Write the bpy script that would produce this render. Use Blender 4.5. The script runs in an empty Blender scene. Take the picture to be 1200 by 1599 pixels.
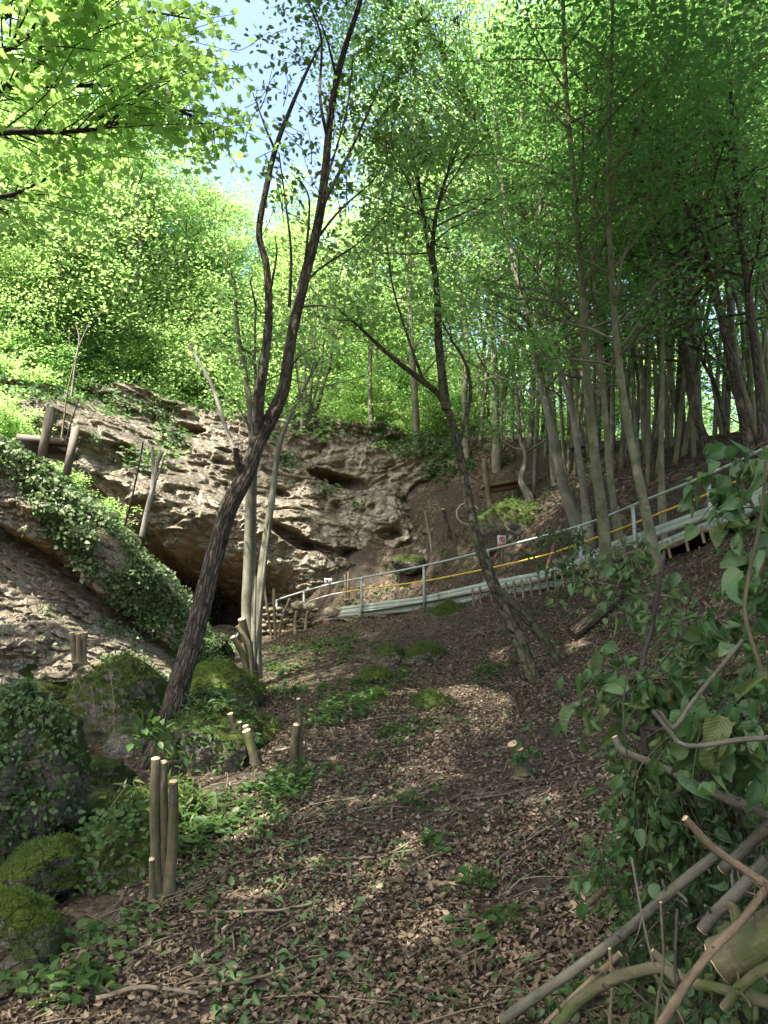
import bpy, math, random
import numpy as np
from mathutils import Vector
R = math.radians
C = bpy.context.scene.collection
sc = bpy.context.scene
rs = np.random.RandomState

# ------------------------------------------------------------------ camera model
CAM = np.array((0.0, 0.0, 1.6)); PITCH = R(12.0); FPX = 1200.0
FW = np.array((0, math.cos(PITCH), math.sin(PITCH))); UP = np.array((0, -math.sin(PITCH), math.cos(PITCH))); RT = np.array((1.0, 0, 0))
def P(px, py, d):                       # a point of the place seen at px,py that stands d metres away
    return CAM + d * (FW + (px - 600) / FPX * RT + (800 - py) / FPX * UP)
def PP(l): return np.array([P(*q[:3]) for q in l])
SUN = np.array((-0.30, -0.45, 0.84)); SUN = SUN / np.linalg.norm(SUN)

# ------------------------------------------------------------------ noise
def _h(i, j, k, s):
    with np.errstate(over='ignore'):
        n = (i.astype(np.int64) * 374761393 + j.astype(np.int64) * 668265263 + k.astype(np.int64) * 1274126177 + s * 974634777) & 0xffffffff
        n = ((n ^ (n >> 13)) * 1274126177) & 0xffffffff
        n = n ^ (n >> 16)
    return (n & 0xffffff) / float(0xffffff)
def vn(p, s=0):
    f = np.floor(p); i = f.astype(np.int64); t = p - f; t = t * t * (3 - 2 * t)
    r = 0
    for a in (0, 1):
        for b in (0, 1):
            for c in (0, 1):
                w = (t[:, 0] if a else 1 - t[:, 0]) * (t[:, 1] if b else 1 - t[:, 1]) * (t[:, 2] if c else 1 - t[:, 2])
                r = r + w * _h(i[:, 0] + a, i[:, 1] + b, i[:, 2] + c, s)
    return r
def fbm(p, o=4, s=0, g=.5):
    a = 1.0; t = 0; r = 0
    for k in range(o):
        r = r + a * vn(p, s + k * 7); t += a; a *= g; p = p * 2.03 + 3.1
    return r / t
def rid(p, o=3, s=0):
    a = 1.0; t = 0; r = 0
    for k in range(o):
        r = r + a * (1 - np.abs(2 * vn(p, s + k * 5) - 1)); t += a; a *= .5; p = p * 2.1 + 1.7
    return r / t
def cells(p, s=0):                      # distance to the nearest scattered point: cobbled relief
    f = np.floor(p).astype(np.int64); best = np.full(len(p), 9.0); sec = best.copy()
    for a in (-1, 0, 1):
        for b in (-1, 0, 1):
            for c in (-1, 0, 1):
                i, j, k = f[:, 0] + a, f[:, 1] + b, f[:, 2] + c
                q = np.stack((i + _h(i, j, k, s), j + _h(i, j, k, s + 1), k + _h(i, j, k, s + 2)), 1)
                d = np.sqrt(((p - q) ** 2).sum(1))
                sec = np.minimum(sec, np.maximum(best, d)); best = np.minimum(best, d)
    return best, sec - best
def ss(a, b, x):
    t = np.clip((x - a) / (b - a), 0, 1); return t * t * (3 - 2 * t)

class RBF:
    def __init__(self, X, v):
        self.X = np.asarray(X, float); n = len(self.X); v = np.asarray(v, float)
        D = np.sqrt(((self.X[:, None] - self.X[None]) ** 2).sum(2))
        A = np.zeros((n + 3, n + 3)); A[:n, :n] = D - np.eye(n) * .05; A[:n, n] = 1; A[:n, n + 1:] = self.X; A[n:, :n] = A[:n, n:].T
        self.w = np.linalg.solve(A, np.concatenate((v, np.zeros(3))))
    def __call__(self, Q):
        Q = np.asarray(Q, float); out = np.empty(len(Q)); n = len(self.X)
        for i in range(0, len(Q), 20000):
            q = Q[i:i + 20000]
            D = np.sqrt(((q[:, None] - self.X[None]) ** 2).sum(2) + .0025)
            out[i:i + 20000] = D @ self.w[:n] + self.w[n] + q @ self.w[n + 1:]
        return out

# ------------------------------------------------------------------ mesh building
class G:
    def __init__(self): self.V = []; self.F = []; self.U = []; self.n = 0
    def add(self, V, F, uv=None):
        V = np.asarray(V, float); self.V.append(V)
        for f in F:
            f = np.asarray(f, np.int64); self.F.append(f + self.n)
            self.U.append(uv[f] if uv is not None else np.zeros(f.shape + (2,)))
        self.n += len(V)
    def mesh(self, name, mat, smooth=True):
        V = np.concatenate(self.V); me = bpy.data.meshes.new(name)
        me.vertices.add(len(V)); me.vertices.foreach_set('co', V.astype(np.float32).ravel())
        lv = np.concatenate([f.ravel() for f in self.F]); sz = np.concatenate([np.full(len(f), f.shape[1]) for f in self.F])
        me.loops.add(len(lv)); me.loops.foreach_set('vertex_index', lv.astype(np.int32))
        st = np.concatenate(([0], np.cumsum(sz)[:-1]))
        me.polygons.add(len(sz)); me.polygons.foreach_set('loop_start', st.astype(np.int32)); me.polygons.foreach_set('loop_total', sz.astype(np.int32))
        if smooth: me.polygons.foreach_set('use_smooth', np.ones(len(sz), bool))
        uv = np.concatenate([u.reshape(-1, 2) for u in self.U])
        if uv.any():
            l = me.uv_layers.new(name='UVMap'); l.data.foreach_set('uv', uv.astype(np.float32).ravel())
        me.update(calc_edges=True)
        if mat: me.materials.append(mat)
        return me
    def build(self, name, mat, parent=None, smooth=True):
        o = bpy.data.objects.new(name, self.mesh(name, mat, smooth)); C.objects.link(o)
        if parent is not None:
            o.parent = parent
            if tuple(parent.location) != (0, 0, 0):
                o.location = -parent.location
        return o

def tag(o, label=None, cat=None, group=None, kind=None):
    if label: o['label'] = label
    if cat: o['category'] = cat
    if group: o['group'] = group
    if kind: o['kind'] = kind
    return o
def thing(name, label, cat, loc=(0, 0, 0), group=None):
    o = bpy.data.objects.new(name, None); C.objects.link(o); o.location = [float(a) for a in loc]; o.empty_display_size = .2
    return tag(o, label, cat, group)

def spl(pts, n):                         # smooth curve through points
    p = np.asarray(pts, float)
    if len(p) == 2: return p[0] + (p[1] - p[0]) * np.linspace(0, 1, n)[:, None]
    q = np.concatenate(([2 * p[0] - p[1]], p, [2 * p[-1] - p[-2]]))
    u = np.linspace(0, len(p) - 1 - 1e-9, n); i = u.astype(int); t = (u - i)[:, None]
    a, b, c, d = q[i], q[i + 1], q[i + 2], q[i + 3]
    return .5 * (2 * b + (c - a) * t + (2 * a - 5 * b + 4 * c - d) * t ** 2 + (3 * b - a - 3 * c + d) * t ** 3)
def spl1(v, n): return np.interp(np.linspace(0, len(v) - 1, n), np.arange(len(v)), v)

def tube(g, pts, rad, n=8, cap=False, bark=0.0, bs=(9, 3), seed=0):
    p = np.asarray(pts, float); m = len(p); rad = np.broadcast_to(np.asarray(rad, float), (m,))
    T = np.gradient(p, axis=0); T /= np.linalg.norm(T, axis=1)[:, None] + 1e-9
    ref = np.array((0, 1.0, .13)) if abs(T[0, 2]) > .6 else np.array((.1, .05, 1.0))
    A = np.cross(T, ref); A /= np.linalg.norm(A, axis=1)[:, None] + 1e-9
    B = np.cross(T, A)
    L = np.concatenate(([0], np.cumsum(np.linalg.norm(np.diff(p, axis=0), axis=1))))
    th = np.linspace(0, 2 * math.pi, n + 1)
    r = np.repeat(rad[:, None], n + 1, 1)
    if bark:
        c = np.stack((np.cos(th)[None].repeat(m, 0) * bs[0] / 6.28, np.sin(th)[None].repeat(m, 0) * bs[0] / 6.28, (L * bs[1])[:, None].repeat(n + 1, 1)), 2).reshape(-1, 3)
        r = r * (1 + bark * (rid(c, 3, seed).reshape(m, n + 1) - .5) + bark * .6 * (fbm(c * .3, 2, seed + 3).reshape(m, n + 1) - .5))
    V = p[:, None] + r[:, :, None] * (np.cos(th)[None, :, None] * A[:, None] + np.sin(th)[None, :, None] * B[:, None])
    i = np.arange(m - 1)[:, None] * (n + 1) + np.arange(n)[None]
    F = np.stack((i, i + 1, i + n + 2, i + n + 1), 2).reshape(-1, 4)[:, ::-1]
    uv = np.stack(((th / 6.283 * max(.02, rad.mean()) * 6.283)[None].repeat(m, 0), L[:, None].repeat(n + 1, 1)), 2).reshape(-1, 2)
    g.add(V.reshape(-1, 3), [F], uv)
    if cap:
        for e in ((0, -1)):
            ring = V[e, :n]; c = p[e] + T[e] * rad[e] * (.08 if e else -.08)
            k = np.arange(n); F2 = np.stack((np.full(n, n), k, (k + 1) % n), 1)
            g.add(np.concatenate((ring, c[None])), [F2 if e else F2[:, ::-1]], np.zeros((n + 1, 2)) + .01)

def disc(g, c, nrm, r, n=14, th=.004, seed=0):
    nrm = np.asarray(nrm, float); nrm = nrm / np.linalg.norm(nrm); a = np.cross(nrm, (.3, .9, .2)); a /= np.linalg.norm(a); b = np.cross(nrm, a)
    t = np.arange(n) * 6.2832 / n; rr = r * (1 + .06 * np.sin(t * 3 + seed))
    ring = np.asarray(c) + rr[:, None] * (np.cos(t)[:, None] * a + np.sin(t)[:, None] * b)
    k = np.arange(n)
    g.add(np.concatenate((ring, ring + nrm * th, [np.asarray(c) + nrm * th])), [np.stack((k, (k + 1) % n, (k + 1) % n + n, k + n), 1), np.stack((k + n, (k + 1) % n + n, np.full(n, 2 * n)), 1)])

def box(g, c, ax, ay, az):              # centre and three half-axes
    c, ax, ay, az = [np.asarray(v, float) for v in (c, ax, ay, az)]
    b = .06 * min(np.linalg.norm(ax), np.linalg.norm(ay), np.linalg.norm(az))
    V = [c + sx * ax + sy * ay + sz * az for sx in (-1, 1) for sy in (-1, 1) for sz in (-1, 1)]
    g.add(V, [[(0, 1, 3, 2), (4, 6, 7, 5), (0, 4, 5, 1), (2, 3, 7, 6), (0, 2, 6, 4), (1, 5, 7, 3)]])
def plank(g, p, h, t, off=0):           # a board of height h and thickness t run along points
    p = np.asarray(p, float); m = len(p); T = np.gradient(p, axis=0); T[:, 2] = 0; T /= np.linalg.norm(T, axis=1)[:, None]
    N = np.stack((T[:, 1], -T[:, 0], 0 * T[:, 0]), 1); Z = np.array((0, 0, 1.0))
    # profile with a shallow groove like a folded metal board
    pr = [(-t, -h), (0, -h), (0, -h * .15), (-t * .35, -h * .08), (-t * .35, h * .08), (0, h * .15), (0, h), (-t, h)]
    V = np.stack([p + N * (a + off) + Z * b for a, b in pr], 1); k = len(pr)
    i = np.arange(m - 1)[:, None] * k; j = np.arange(k)[None]
    F = np.stack((i + j, i + (j + 1) % k, i + k + (j + 1) % k, i + k + j), 2).reshape(-1, 4)
    g.add(V.reshape(-1, 3), [F, np.array([list(range(k))[::-1]]), np.array([list(range((m - 1) * k, m * k))])])

# leaf shapes: x across, y along, z up
def T_simple(): return np.array(((0, 0, 0), (.30, .45, .10), (0, 1, -.04), (-.30, .45, .10))), [np.array(((0, 1, 2), (0, 2, 3)))]
def T_hex(): return np.array(((0, 0, 0), (.27, .28, .07), (.24, .66, .07), (0, 1, -.08), (-.24, .66, .07), (-.27, .28, .07), (0, .5, 0))), [np.array(((0, 1, 6), (1, 2, 6), (2, 3, 6), (3, 4, 6), (4, 5, 6), (5, 0, 6)))]
def T_maple():
    o = [(0, 0), (.18, .06), (.5, .02), (.36, .25), (.56, .5), (.28, .5), (.26, .62), (.14, .62), (0, 1.0), (-.14, .62), (-.26, .62), (-.28, .5), (-.56, .5), (-.36, .25), (-.5, .02), (-.18, .06)]
    V = np.array([(a, b, .10 * abs(a) - .12 * b * b) for a, b in o] + [(0, .35, 0.02)]); n = len(o); k = np.arange(n)
    return V, [np.stack((k, (k + 1) % n, np.full(n, n)), 1)]
def T_grid(curl, cup, wid=.36, nx=5, ny=6, rg=None, rough=.03):
    rg = rg or rs(0); V = []
    for j in range(ny):
        v = j / (ny - 1); w = wid * max(.02, math.sin(math.pi * min(1, .06 + .94 * v) ** .72) ** .85 * (1.12 - .3 * v))
        for i in range(nx):
            u = i / (nx - 1) * 2 - 1
            a = curl * v; r = 1 / curl if abs(curl) > .01 else 0
            y = math.sin(a) * r if r else v; z = (1 - math.cos(a)) * r if r else 0
            V.append((u * w * (1 - .25 * abs(cup)), y, -z + cup * w * abs(u) ** 1.5 * 1.1 + rg.normal(0, rough)))
    i = (np.arange(ny - 1)[:, None] * nx + np.arange(nx - 1)[None]).ravel()
    return np.array(V), [np.stack((i, i + 1, i + nx + 1, i + nx), 1)]
def leaves(g, pos, ax, nr, size, tmpl):
    pos = np.asarray(pos, float)
    if not len(pos): return
    ax = ax / (np.linalg.norm(ax, axis=1)[:, None] + 1e-9); s = np.cross(ax, nr); s /= np.linalg.norm(s, axis=1)[:, None] + 1e-9; nn = np.cross(s, ax)
    tv, tf = tmpl; k = len(tv); size = np.broadcast_to(np.asarray(size, float), (len(pos),))
    V = pos[:, None] + size[:, None, None] * (tv[None, :, 0, None] * s[:, None] + tv[None, :, 1, None] * ax[:, None] + tv[None, :, 2, None] * nn[:, None])
    uv = np.tile(tv[:, :2] + (.5, 0), (len(pos), 1))
    off = np.arange(len(pos))[:, None, None] * k
    g.add(V.reshape(-1, 3), [(f[None] + off).reshape(-1, f.shape[1]) for f in tf], uv)
def rdir(rg, n, zs=1.0):
    d = rg.normal(size=(n, 3)); d[:, 2] *= zs; return d / np.linalg.norm(d, axis=1)[:, None]

# ------------------------------------------------------------------ materials
def nt(name):
    m = bpy.data.materials.new(name); m.use_nodes = True; t = m.node_tree; t.nodes.clear()
    o = t.nodes.new('ShaderNodeOutputMaterial'); return m, t, o
class N:
    def __init__(s, t): s.t = t
    def n(s, ty, **k):
        x = s.t.nodes.new('ShaderNode' + ty)
        for a, v in k.items():
            if a.startswith('i_'):
                key = a[2:]; key = int(key) if key.isdigit() else key.replace('_', ' ')
                if hasattr(v, 'bl_idname') or isinstance(v, bpy.types.NodeSocket): s.t.links.new(v, x.inputs[key])
                else: x.inputs[key].default_value = v
            else: setattr(x, a, v)
        return x
    def noise(s, vec, scale, detail=5, rough=.6):
        return s.n('TexNoise', i_Vector=vec, i_Scale=scale, i_Detail=detail, i_Roughness=rough).outputs['Fac']
    def ramp(s, f, stops, interp='LINEAR'):
        r = s.n('ValToRGB', i_Fac=f); e = r.color_ramp.elements; r.color_ramp.interpolation = interp
        while len(e) < len(stops): e.new(.5)
        for q, (p, c) in zip(e, stops): q.position = p; q.color = tuple(c) + (1,)
        return r.outputs['Color']
    def ramp1(s, f, a, b): return s.n('MapRange', i_Value=f, i_From_Min=a, i_From_Max=b).outputs[0]
    def mix(s, f, a, b, blend='MIX'):
        x = s.n('MixRGB', blend_type=blend)
        for i, v in enumerate((f, a, b)):
            if isinstance(v, bpy.types.NodeSocket): s.t.links.new(v, x.inputs[i])
            else: x.inputs[i].default_value = v if i == 0 else tuple(v) + (1,)
        return x.outputs[0]
    def math(s, op, a, b=0.0):
        x = s.n('Math', operation=op)
        for i, v in enumerate((a, b)):
            if isinstance(v, bpy.types.NodeSocket): s.t.links.new(v, x.inputs[i])
            else: x.inputs[i].default_value = v
        return x.outputs[0]
    def bsdf(s, o, col, rough=.85, bump=None, bs=.5, bd=.03, spec=.3, metal=0.0):
        b = s.n('BsdfPrincipled', i_Roughness=rough, i_Metallic=metal)
        b.inputs['Specular IOR Level'].default_value = spec
        if isinstance(col, bpy.types.NodeSocket): s.t.links.new(col, b.inputs['Base Color'])
        else: b.inputs['Base Color'].default_value = tuple(col) + (1,)
        if bump is not None:
            u = s.n('Bump', i_Strength=bs, i_Distance=bd, i_Height=bump); s.t.links.new(u.outputs[0], b.inputs['Normal'])
        if o is not None: s.t.links.new(b.outputs[0], o.inputs['Surface'])
        return b.outputs[0]

def leaf_mat(name, cols, trans, tmix=.45, rough=.5, spec=.35, vary=.25, vein=False):
    m, t, o = nt(name); q = N(t)
    ri = q.n('NewGeometry').outputs['Random Per Island']; oi = q.n('ObjectInfo').outputs['Random']
    k = len(cols)
    col = q.ramp(ri, [(i / max(1, k - 1), c) for i, c in enumerate(cols)])
    hv = q.n('HueSaturation', i_Hue=q.math('ADD', .5 - vary * .03, q.math('MULTIPLY', oi, vary * .06)), i_Value=q.math('ADD', 1 - vary * .5, q.math('MULTIPLY', oi, vary)), i_Color=col).outputs[0]
    tr = q.n('HueSaturation', i_Value=trans[3], i_Color=q.mix(.6, hv, trans[:3])).outputs[0]
    if vein:
        sx = q.n('SeparateXYZ', i_Vector=q.n('TexCoord').outputs['UV']); ab = q.math('ABSOLUTE', q.math('SUBTRACT', sx.outputs[0], .5))
        vv = q.math('SINE', q.math('MULTIPLY', q.math('SUBTRACT', sx.outputs[1], q.math('MULTIPLY', ab, .9)), 62.0)); rib = q.ramp1(ab, .03, .0)
        hh = q.math('SUBTRACT', q.math('MULTIPLY', vv, .5), rib); hv = q.mix(q.math('MULTIPLY', q.ramp1(hh, .0, -1.0), .16), hv, (.10, .17, .08))
    a = q.bsdf(None, hv, rough, hh if vein else None, .35, .003, spec=spec)
    b = q.n('BsdfTranslucent', i_Color=tr).outputs[0]
    x = q.n('MixShader', i_Fac=tmix); t.links.new(a, x.inputs[1]); t.links.new(b, x.inputs[2]); t.links.new(x.outputs[0], o.inputs['Surface'])
    return m
def bark_mat(name, c1, c2, moss=0.0, su=30, sv=5, bd=.012, mossc=(.06, .075, .022), crack=0.0):
    m, t, o = nt(name); q = N(t)
    uv = q.n('TexCoord').outputs['UV']; mp = q.n('Mapping', i_Vector=uv); mp.inputs['Scale'].default_value = (su, sv, 1)
    w = q.n('TexCoord').outputs['Object']; n2 = q.noise(w, 2.2, 4); n3 = q.noise(w, 16, 5, .7)
    wob = q.n('VectorMath', operation='ADD', i_0=mp.outputs[0], i_1=q.n('VectorMath', operation='SCALE', i_0=q.n('TexNoise', i_Vector=w, i_Scale=9.0).outputs['Color'], i_Scale=1.2).outputs[0]).outputs[0]
    n1 = q.ramp1(q.noise(wob, 1.0, 6, .7), .3, .7)
    col = q.mix(n1, c1, c2); col = q.mix(q.ramp1(n2, .45, .7), col, [a * 1.3 for a in c2])
    h = q.math('ADD', n1, q.math('MULTIPLY', n3, .5))
    if crack:
        vo = q.n('TexVoronoi', feature='DISTANCE_TO_EDGE', i_Vector=wob, i_Scale=.8); cr = q.ramp1(vo.outputs['Distance'], .22, .02)
        col = q.mix(q.math('MULTIPLY', cr, crack), col, [a * .3 for a in c1]); h = q.math('SUBTRACT', h, q.math('MULTIPLY', cr, 2.0))
    else:
        col = q.mix(q.math('MULTIPLY', q.ramp1(n3, .58, .72), .7), col, [min(.6, a * 1.7 + .02) for a in c2])
        col = q.mix(q.math('MULTIPLY', q.ramp1(q.noise(w, 6, 4), .56, .68), .5), col, [a * .5 for a in c1])
    if moss:
        mm = q.math('ADD', q.math('MULTIPLY', q.noise(w, 4, 5), .6), q.math('MULTIPLY', n3, .4))
        col = q.mix(q.math('MULTIPLY', q.ramp1(mm, .58 - moss * .12, .68 - moss * .1), min(1, moss)), col, mossc)
    q.bsdf(o, col, .92, h, .9, bd, spec=.15); return m
def rock_mat(name, cols, moss=0.0, under=None, scale=1.0, mossc=((.03, .046, .011), (.085, .11, .022)), dirt=.0, stain=.0):
    m, t, o = nt(name); q = N(t)
    w = q.n('TexCoord').outputs['Object']; g = q.n('NewGeometry'); nz = q.n('SeparateXYZ', i_Vector=g.outputs['Normal']).outputs[2]
    big = q.noise(w, .55 * scale, 6, .65); mid = q.noise(w, 2.6 * scale, 8, .7); fine = q.noise(w, 17 * scale, 6, .7)
    k = len(cols); col = q.ramp(q.math('ADD', q.math('MULTIPLY', big, .55), q.math('MULTIPLY', mid, .45)), [(.30 + .4 * i / (k - 1), c) for i, c in enumerate(cols)])
    vo = q.n('TexVoronoi', i_Vector=w, i_Scale=7 * scale); vd = vo.outputs['Distance']
    col = q.mix(q.ramp1(fine, .5, .8), col, [c * .45 for c in cols[0]])
    col = q.mix(q.ramp1(fine, .45, .25), col, [min(.7, c * 1.35) for c in cols[-1]])
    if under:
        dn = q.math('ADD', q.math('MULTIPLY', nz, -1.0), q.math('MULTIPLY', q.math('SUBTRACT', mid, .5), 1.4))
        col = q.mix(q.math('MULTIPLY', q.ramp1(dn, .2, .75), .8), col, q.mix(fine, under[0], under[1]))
    if dirt:
        col = q.mix(q.math('MULTIPLY', q.ramp1(q.math('ADD', nz, q.math('MULTIPLY', q.math('SUBTRACT', big, .5), 1.2)), .35, .75), dirt), col, q.mix(fine, (.055, .045, .035), (.135, .115, .09)))
    if moss:
        mm = q.ramp1(q.math('ADD', nz, q.math('MULTIPLY', q.math('SUBTRACT', mid, .5), 2.2)), .75 - moss, 1.15 - moss)
        col = q.mix(mm, col, q.ramp(q.noise(w, 9, 6, .7), [(.3, mossc[0]), (.7, mossc[1])]))
    ms = q.n('Mapping', i_Vector=w); ms.inputs['Scale'].default_value = (1, 1, .22); st = q.noise(ms.outputs[0], 3.2 * scale, 5, .65)
    if stain: col = q.mix(q.math('MULTIPLY', q.ramp1(st, .52, .7), stain), col, [c * .3 for c in cols[1]])
    h = q.math('ADD', q.math('ADD', q.math('MULTIPLY', mid, 1.2), fine), q.math('MULTIPLY', vd, -.35))
    vc = q.n('TexVoronoi', feature='DISTANCE_TO_EDGE', i_Vector=q.n('VectorMath', operation='ADD', i_0=w, i_1=q.n('VectorMath', operation='SCALE', i_0=q.n('TexNoise', i_Vector=w, i_Scale=3.0).outputs['Color'], i_Scale=.5).outputs[0]).outputs[0], i_Scale=3.4 * scale); ck = q.math('MULTIPLY', q.ramp1(vc.outputs['Distance'], .05, .0), q.ramp1(big, .42, .6))
    col = q.mix(q.math('MULTIPLY', ck, .6), col, [c * .3 for c in cols[0]]); h = q.math('SUBTRACT', h, ck)
    q.bsdf(o, col, .95, h, 1.0, .07, spec=.15); return m

M = {}
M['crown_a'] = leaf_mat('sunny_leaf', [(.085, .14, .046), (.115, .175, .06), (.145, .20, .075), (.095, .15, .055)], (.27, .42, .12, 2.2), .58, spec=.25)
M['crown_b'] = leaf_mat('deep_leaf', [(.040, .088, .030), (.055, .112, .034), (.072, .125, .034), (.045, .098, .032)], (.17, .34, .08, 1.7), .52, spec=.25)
M['crown_m'] = leaf_mat('maple_leaf', [(.065, .13, .03), (.09, .155, .04), (.11, .17, .045), (.14, .18, .045)], (.28, .46, .11, 1.9), .6, vary=.1, spec=.2)
M['sparse'] = leaf_mat('sparse_leaf', [(.05, .10, .02), (.07, .13, .025)], (.18, .32, .05, 1.3), .45)
M['wilt'] = leaf_mat('wilted_leaf', [(.03, .075, .024), (.05, .11, .035), (.10, .16, .07), (.045, .10, .028), (.075, .14, .04), (.13, .15, .05), (.035, .085, .03)], (.10, .24, .05, 1.3), .32, .5, .35, vein=True)
M['ivy'] = leaf_mat('sunlit_ivy_leaf', [(.035, .075, .02), (.06, .115, .03), (.10, .155, .05), (.14, .18, .08), (.20, .22, .12)], (.16, .26, .06, 1.2), .32, .45, .35)  # pale greens put the sunlit crest's highlights into the leaf colour
M['ivy_dark'] = leaf_mat('dark_ivy_leaf', [(.022, .052, .015), (.038, .08, .02), (.06, .105, .03), (.09, .13, .05)], (.12, .2, .05, 1.1), .28, .5, .25)
M['herb'] = leaf_mat('herb_leaf', [(.028, .068, .018), (.045, .095, .022), (.07, .12, .03)], (.13, .25, .05, 1.1), .35, spec=.25)
M['grass'] = leaf_mat('moss_blade', [(.025, .055, .010), (.045, .08, .014), (.07, .11, .018), (.12, .14, .03)], (.17, .28, .04, 1.2), .4)
M['dry'] = leaf_mat('dry_leaf', [(.060, .043, .027), (.115, .083, .053), (.19, .142, .094), (.080, .056, .035), (.30, .235, .165), (.045, .033, .022), (.13, .092, .057), (.225, .17, .112), (.09, .072, .04), (.07, .052, .034), (.155, .13, .08)], (.25, .15, .08, .6), .12, .75, .2, 0)
M['fresh'] = leaf_mat('cut_leaf', [(.045, .09, .03), (.08, .13, .05), (.065, .11, .03), (.11, .14, .06)], (.12, .2, .06, .9), .25)
M['bark_dark'] = bark_mat('fissured_bark', (.042, .034, .025), (.13, .108, .08), .3, 26, 4.5, .02, crack=.6)
M['bark_grey'] = bark_mat('grey_bark', (.095, .094, .068), (.19, .18, .13), .45, 10, 4, .004)
M['bark_olive'] = bark_mat('olive_bark', (.078, .08, .046), (.16, .155, .095), .55, 10, 4, .004)
M['bark_mossy'] = bark_mat('mossy_bark', (.035, .032, .022), (.105, .095, .06), .75, 22, 6, .012, crack=.6)
M['log_grey'] = bark_mat('cut_grey_bark', (.045, .044, .032), (.13, .124, .09), .4, 30, 10, .004)
M['log_olive'] = bark_mat('cut_olive_bark', (.042, .042, .022), (.115, .105, .06), .85, 26, 9, .006, (.05, .075, .018))
M['log_tan'] = bark_mat('cut_tan_bark', (.055, .042, .027), (.16, .122, .075), .2, 40, 14, .003)
M['bark_pale'] = bark_mat('pale_bark', (.14, .13, .105), (.26, .24, .20), .2, 6, 3, .003)
M['bark_black'] = bark_mat('black_twig', (.018, .014, .012), (.045, .036, .03), 0, 20, 6, .002)
M['bark_cut'] = bark_mat('brown_bark', (.05, .042, .026), (.125, .108, .065), .8, 45, 10, .005)
M['bark_tan'] = bark_mat('tan_bark', (.10, .08, .055), (.2, .16, .105), .25, 12, 4, .004)
def cutwood(name, a, b):
    m, t, o = nt(name); q = N(t); w = q.n('TexCoord').outputs['Object']
    q.bsdf(o, q.mix(q.noise(w, 60, 5), a, b), .8, q.noise(w, 120, 4), .3, .004); return m
M['cut'] = cutwood('cut_wood', (.42, .28, .15), (.66, .48, .29))
M['oldwood'] = cutwood('weathered_wood', (.07, .06, .048), (.2, .17, .135))
M['brownwood'] = cutwood('brown_plank', (.14, .085, .045), (.30, .19, .10))
M['darkwood'] = cutwood('dark_wood', (.022, .018, .014), (.055, .045, .035))
CL = [(.14, .125, .095), (.28, .25, .19), (.39, .35, .27), (.57, .51, .395), (.46, .345, .165)]
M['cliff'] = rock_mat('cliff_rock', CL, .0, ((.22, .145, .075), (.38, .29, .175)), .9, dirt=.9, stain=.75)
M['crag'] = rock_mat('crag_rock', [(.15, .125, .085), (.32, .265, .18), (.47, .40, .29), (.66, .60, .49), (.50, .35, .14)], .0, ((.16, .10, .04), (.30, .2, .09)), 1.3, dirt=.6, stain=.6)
RK = [(.07, .064, .045), (.145, .135, .095), (.24, .22, .165), (.33, .30, .22)]
M['rock_moss'] = rock_mat('mossy_rock', RK, .85, None, 2.2)
M['rock_green'] = rock_mat('moss_cushion_rock', RK, 1.05, None, 2.2, ((.042, .07, .011), (.13, .175, .022)))
M['rock_bare'] = rock_mat('bare_rock', [(.15, .14, .12), (.28, .26, .22), (.42, .39, .34)], .2, None, 2.5)
M['rock_dark'] = rock_mat('dark_rock', [(.07, .064, .05), (.14, .127, .10), (.21, .19, .15)], .35, None, 2.2)
M['pebble'] = rock_mat('soil_crumbs', [(.05, .04, .028), (.10, .08, .058), (.2, .17, .13)], .0, None, 3)
M['stone'] = rock_mat('wall_stone', [(.2, .17, .12), (.36, .3, .2), (.48, .42, .32)], .15, None, 3)
def paint(name, c, c2, rough=.45, metal=0.0, rust=.0):
    m, t, o = nt(name); q = N(t); w = q.n('TexCoord').outputs['Object']
    col = q.mix(q.ramp1(q.noise(w, 3, 6, .7), .35, .75), c, c2); col = q.mix(q.math('MULTIPLY', q.ramp1(q.noise(w, 22, 5), .6, .75), .6), col, [a * .4 for a in c]); ms = q.n('Mapping', i_Vector=w); ms.inputs['Scale'].default_value = (1, 1, .3)
    col = q.mix(q.math('MULTIPLY', q.ramp1(q.noise(ms.outputs[0], 9, 6, .7), .5, .7), .55), col, [a * .5 + b for a, b in zip(c, (.03, .022, .012))])
    q.bsdf(o, col, rough, q.noise(w, 40, 3), .15, .004, metal=metal); return m
M['rail'] = paint('galvanised_rail', (.28, .325, .29), (.39, .43, .39))
M['board'] = paint('grey_green_board', (.25, .29, .235), (.33, .375, .305), .55)
M['yellow'] = paint('yellow_pipe', (.62, .40, .045), (.72, .50, .09), .4)
M['pink'] = paint('pale_pipe', (.50, .42, .36), (.58, .5, .44), .5)
M['bluerail'] = paint('blue_grey_rail', (.12, .17, .18), (.2, .26, .26))
M['hose'] = paint('cream_hose', (.30, .27, .21), (.38, .34, .28))
M['signwhite'] = paint('sign_white', (.42, .42, .4), (.5, .5, .48), .5)
M['signred'] = paint('sign_red', (.45, .05, .04), (.5, .07, .06), .4)
M['signdark'] = paint('sign_ink', (.02, .02, .02), (.03, .03, .03), .5)
M['rust'] = paint('rust_brown', (.13, .055, .035), (.19, .085, .055), .9)
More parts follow.
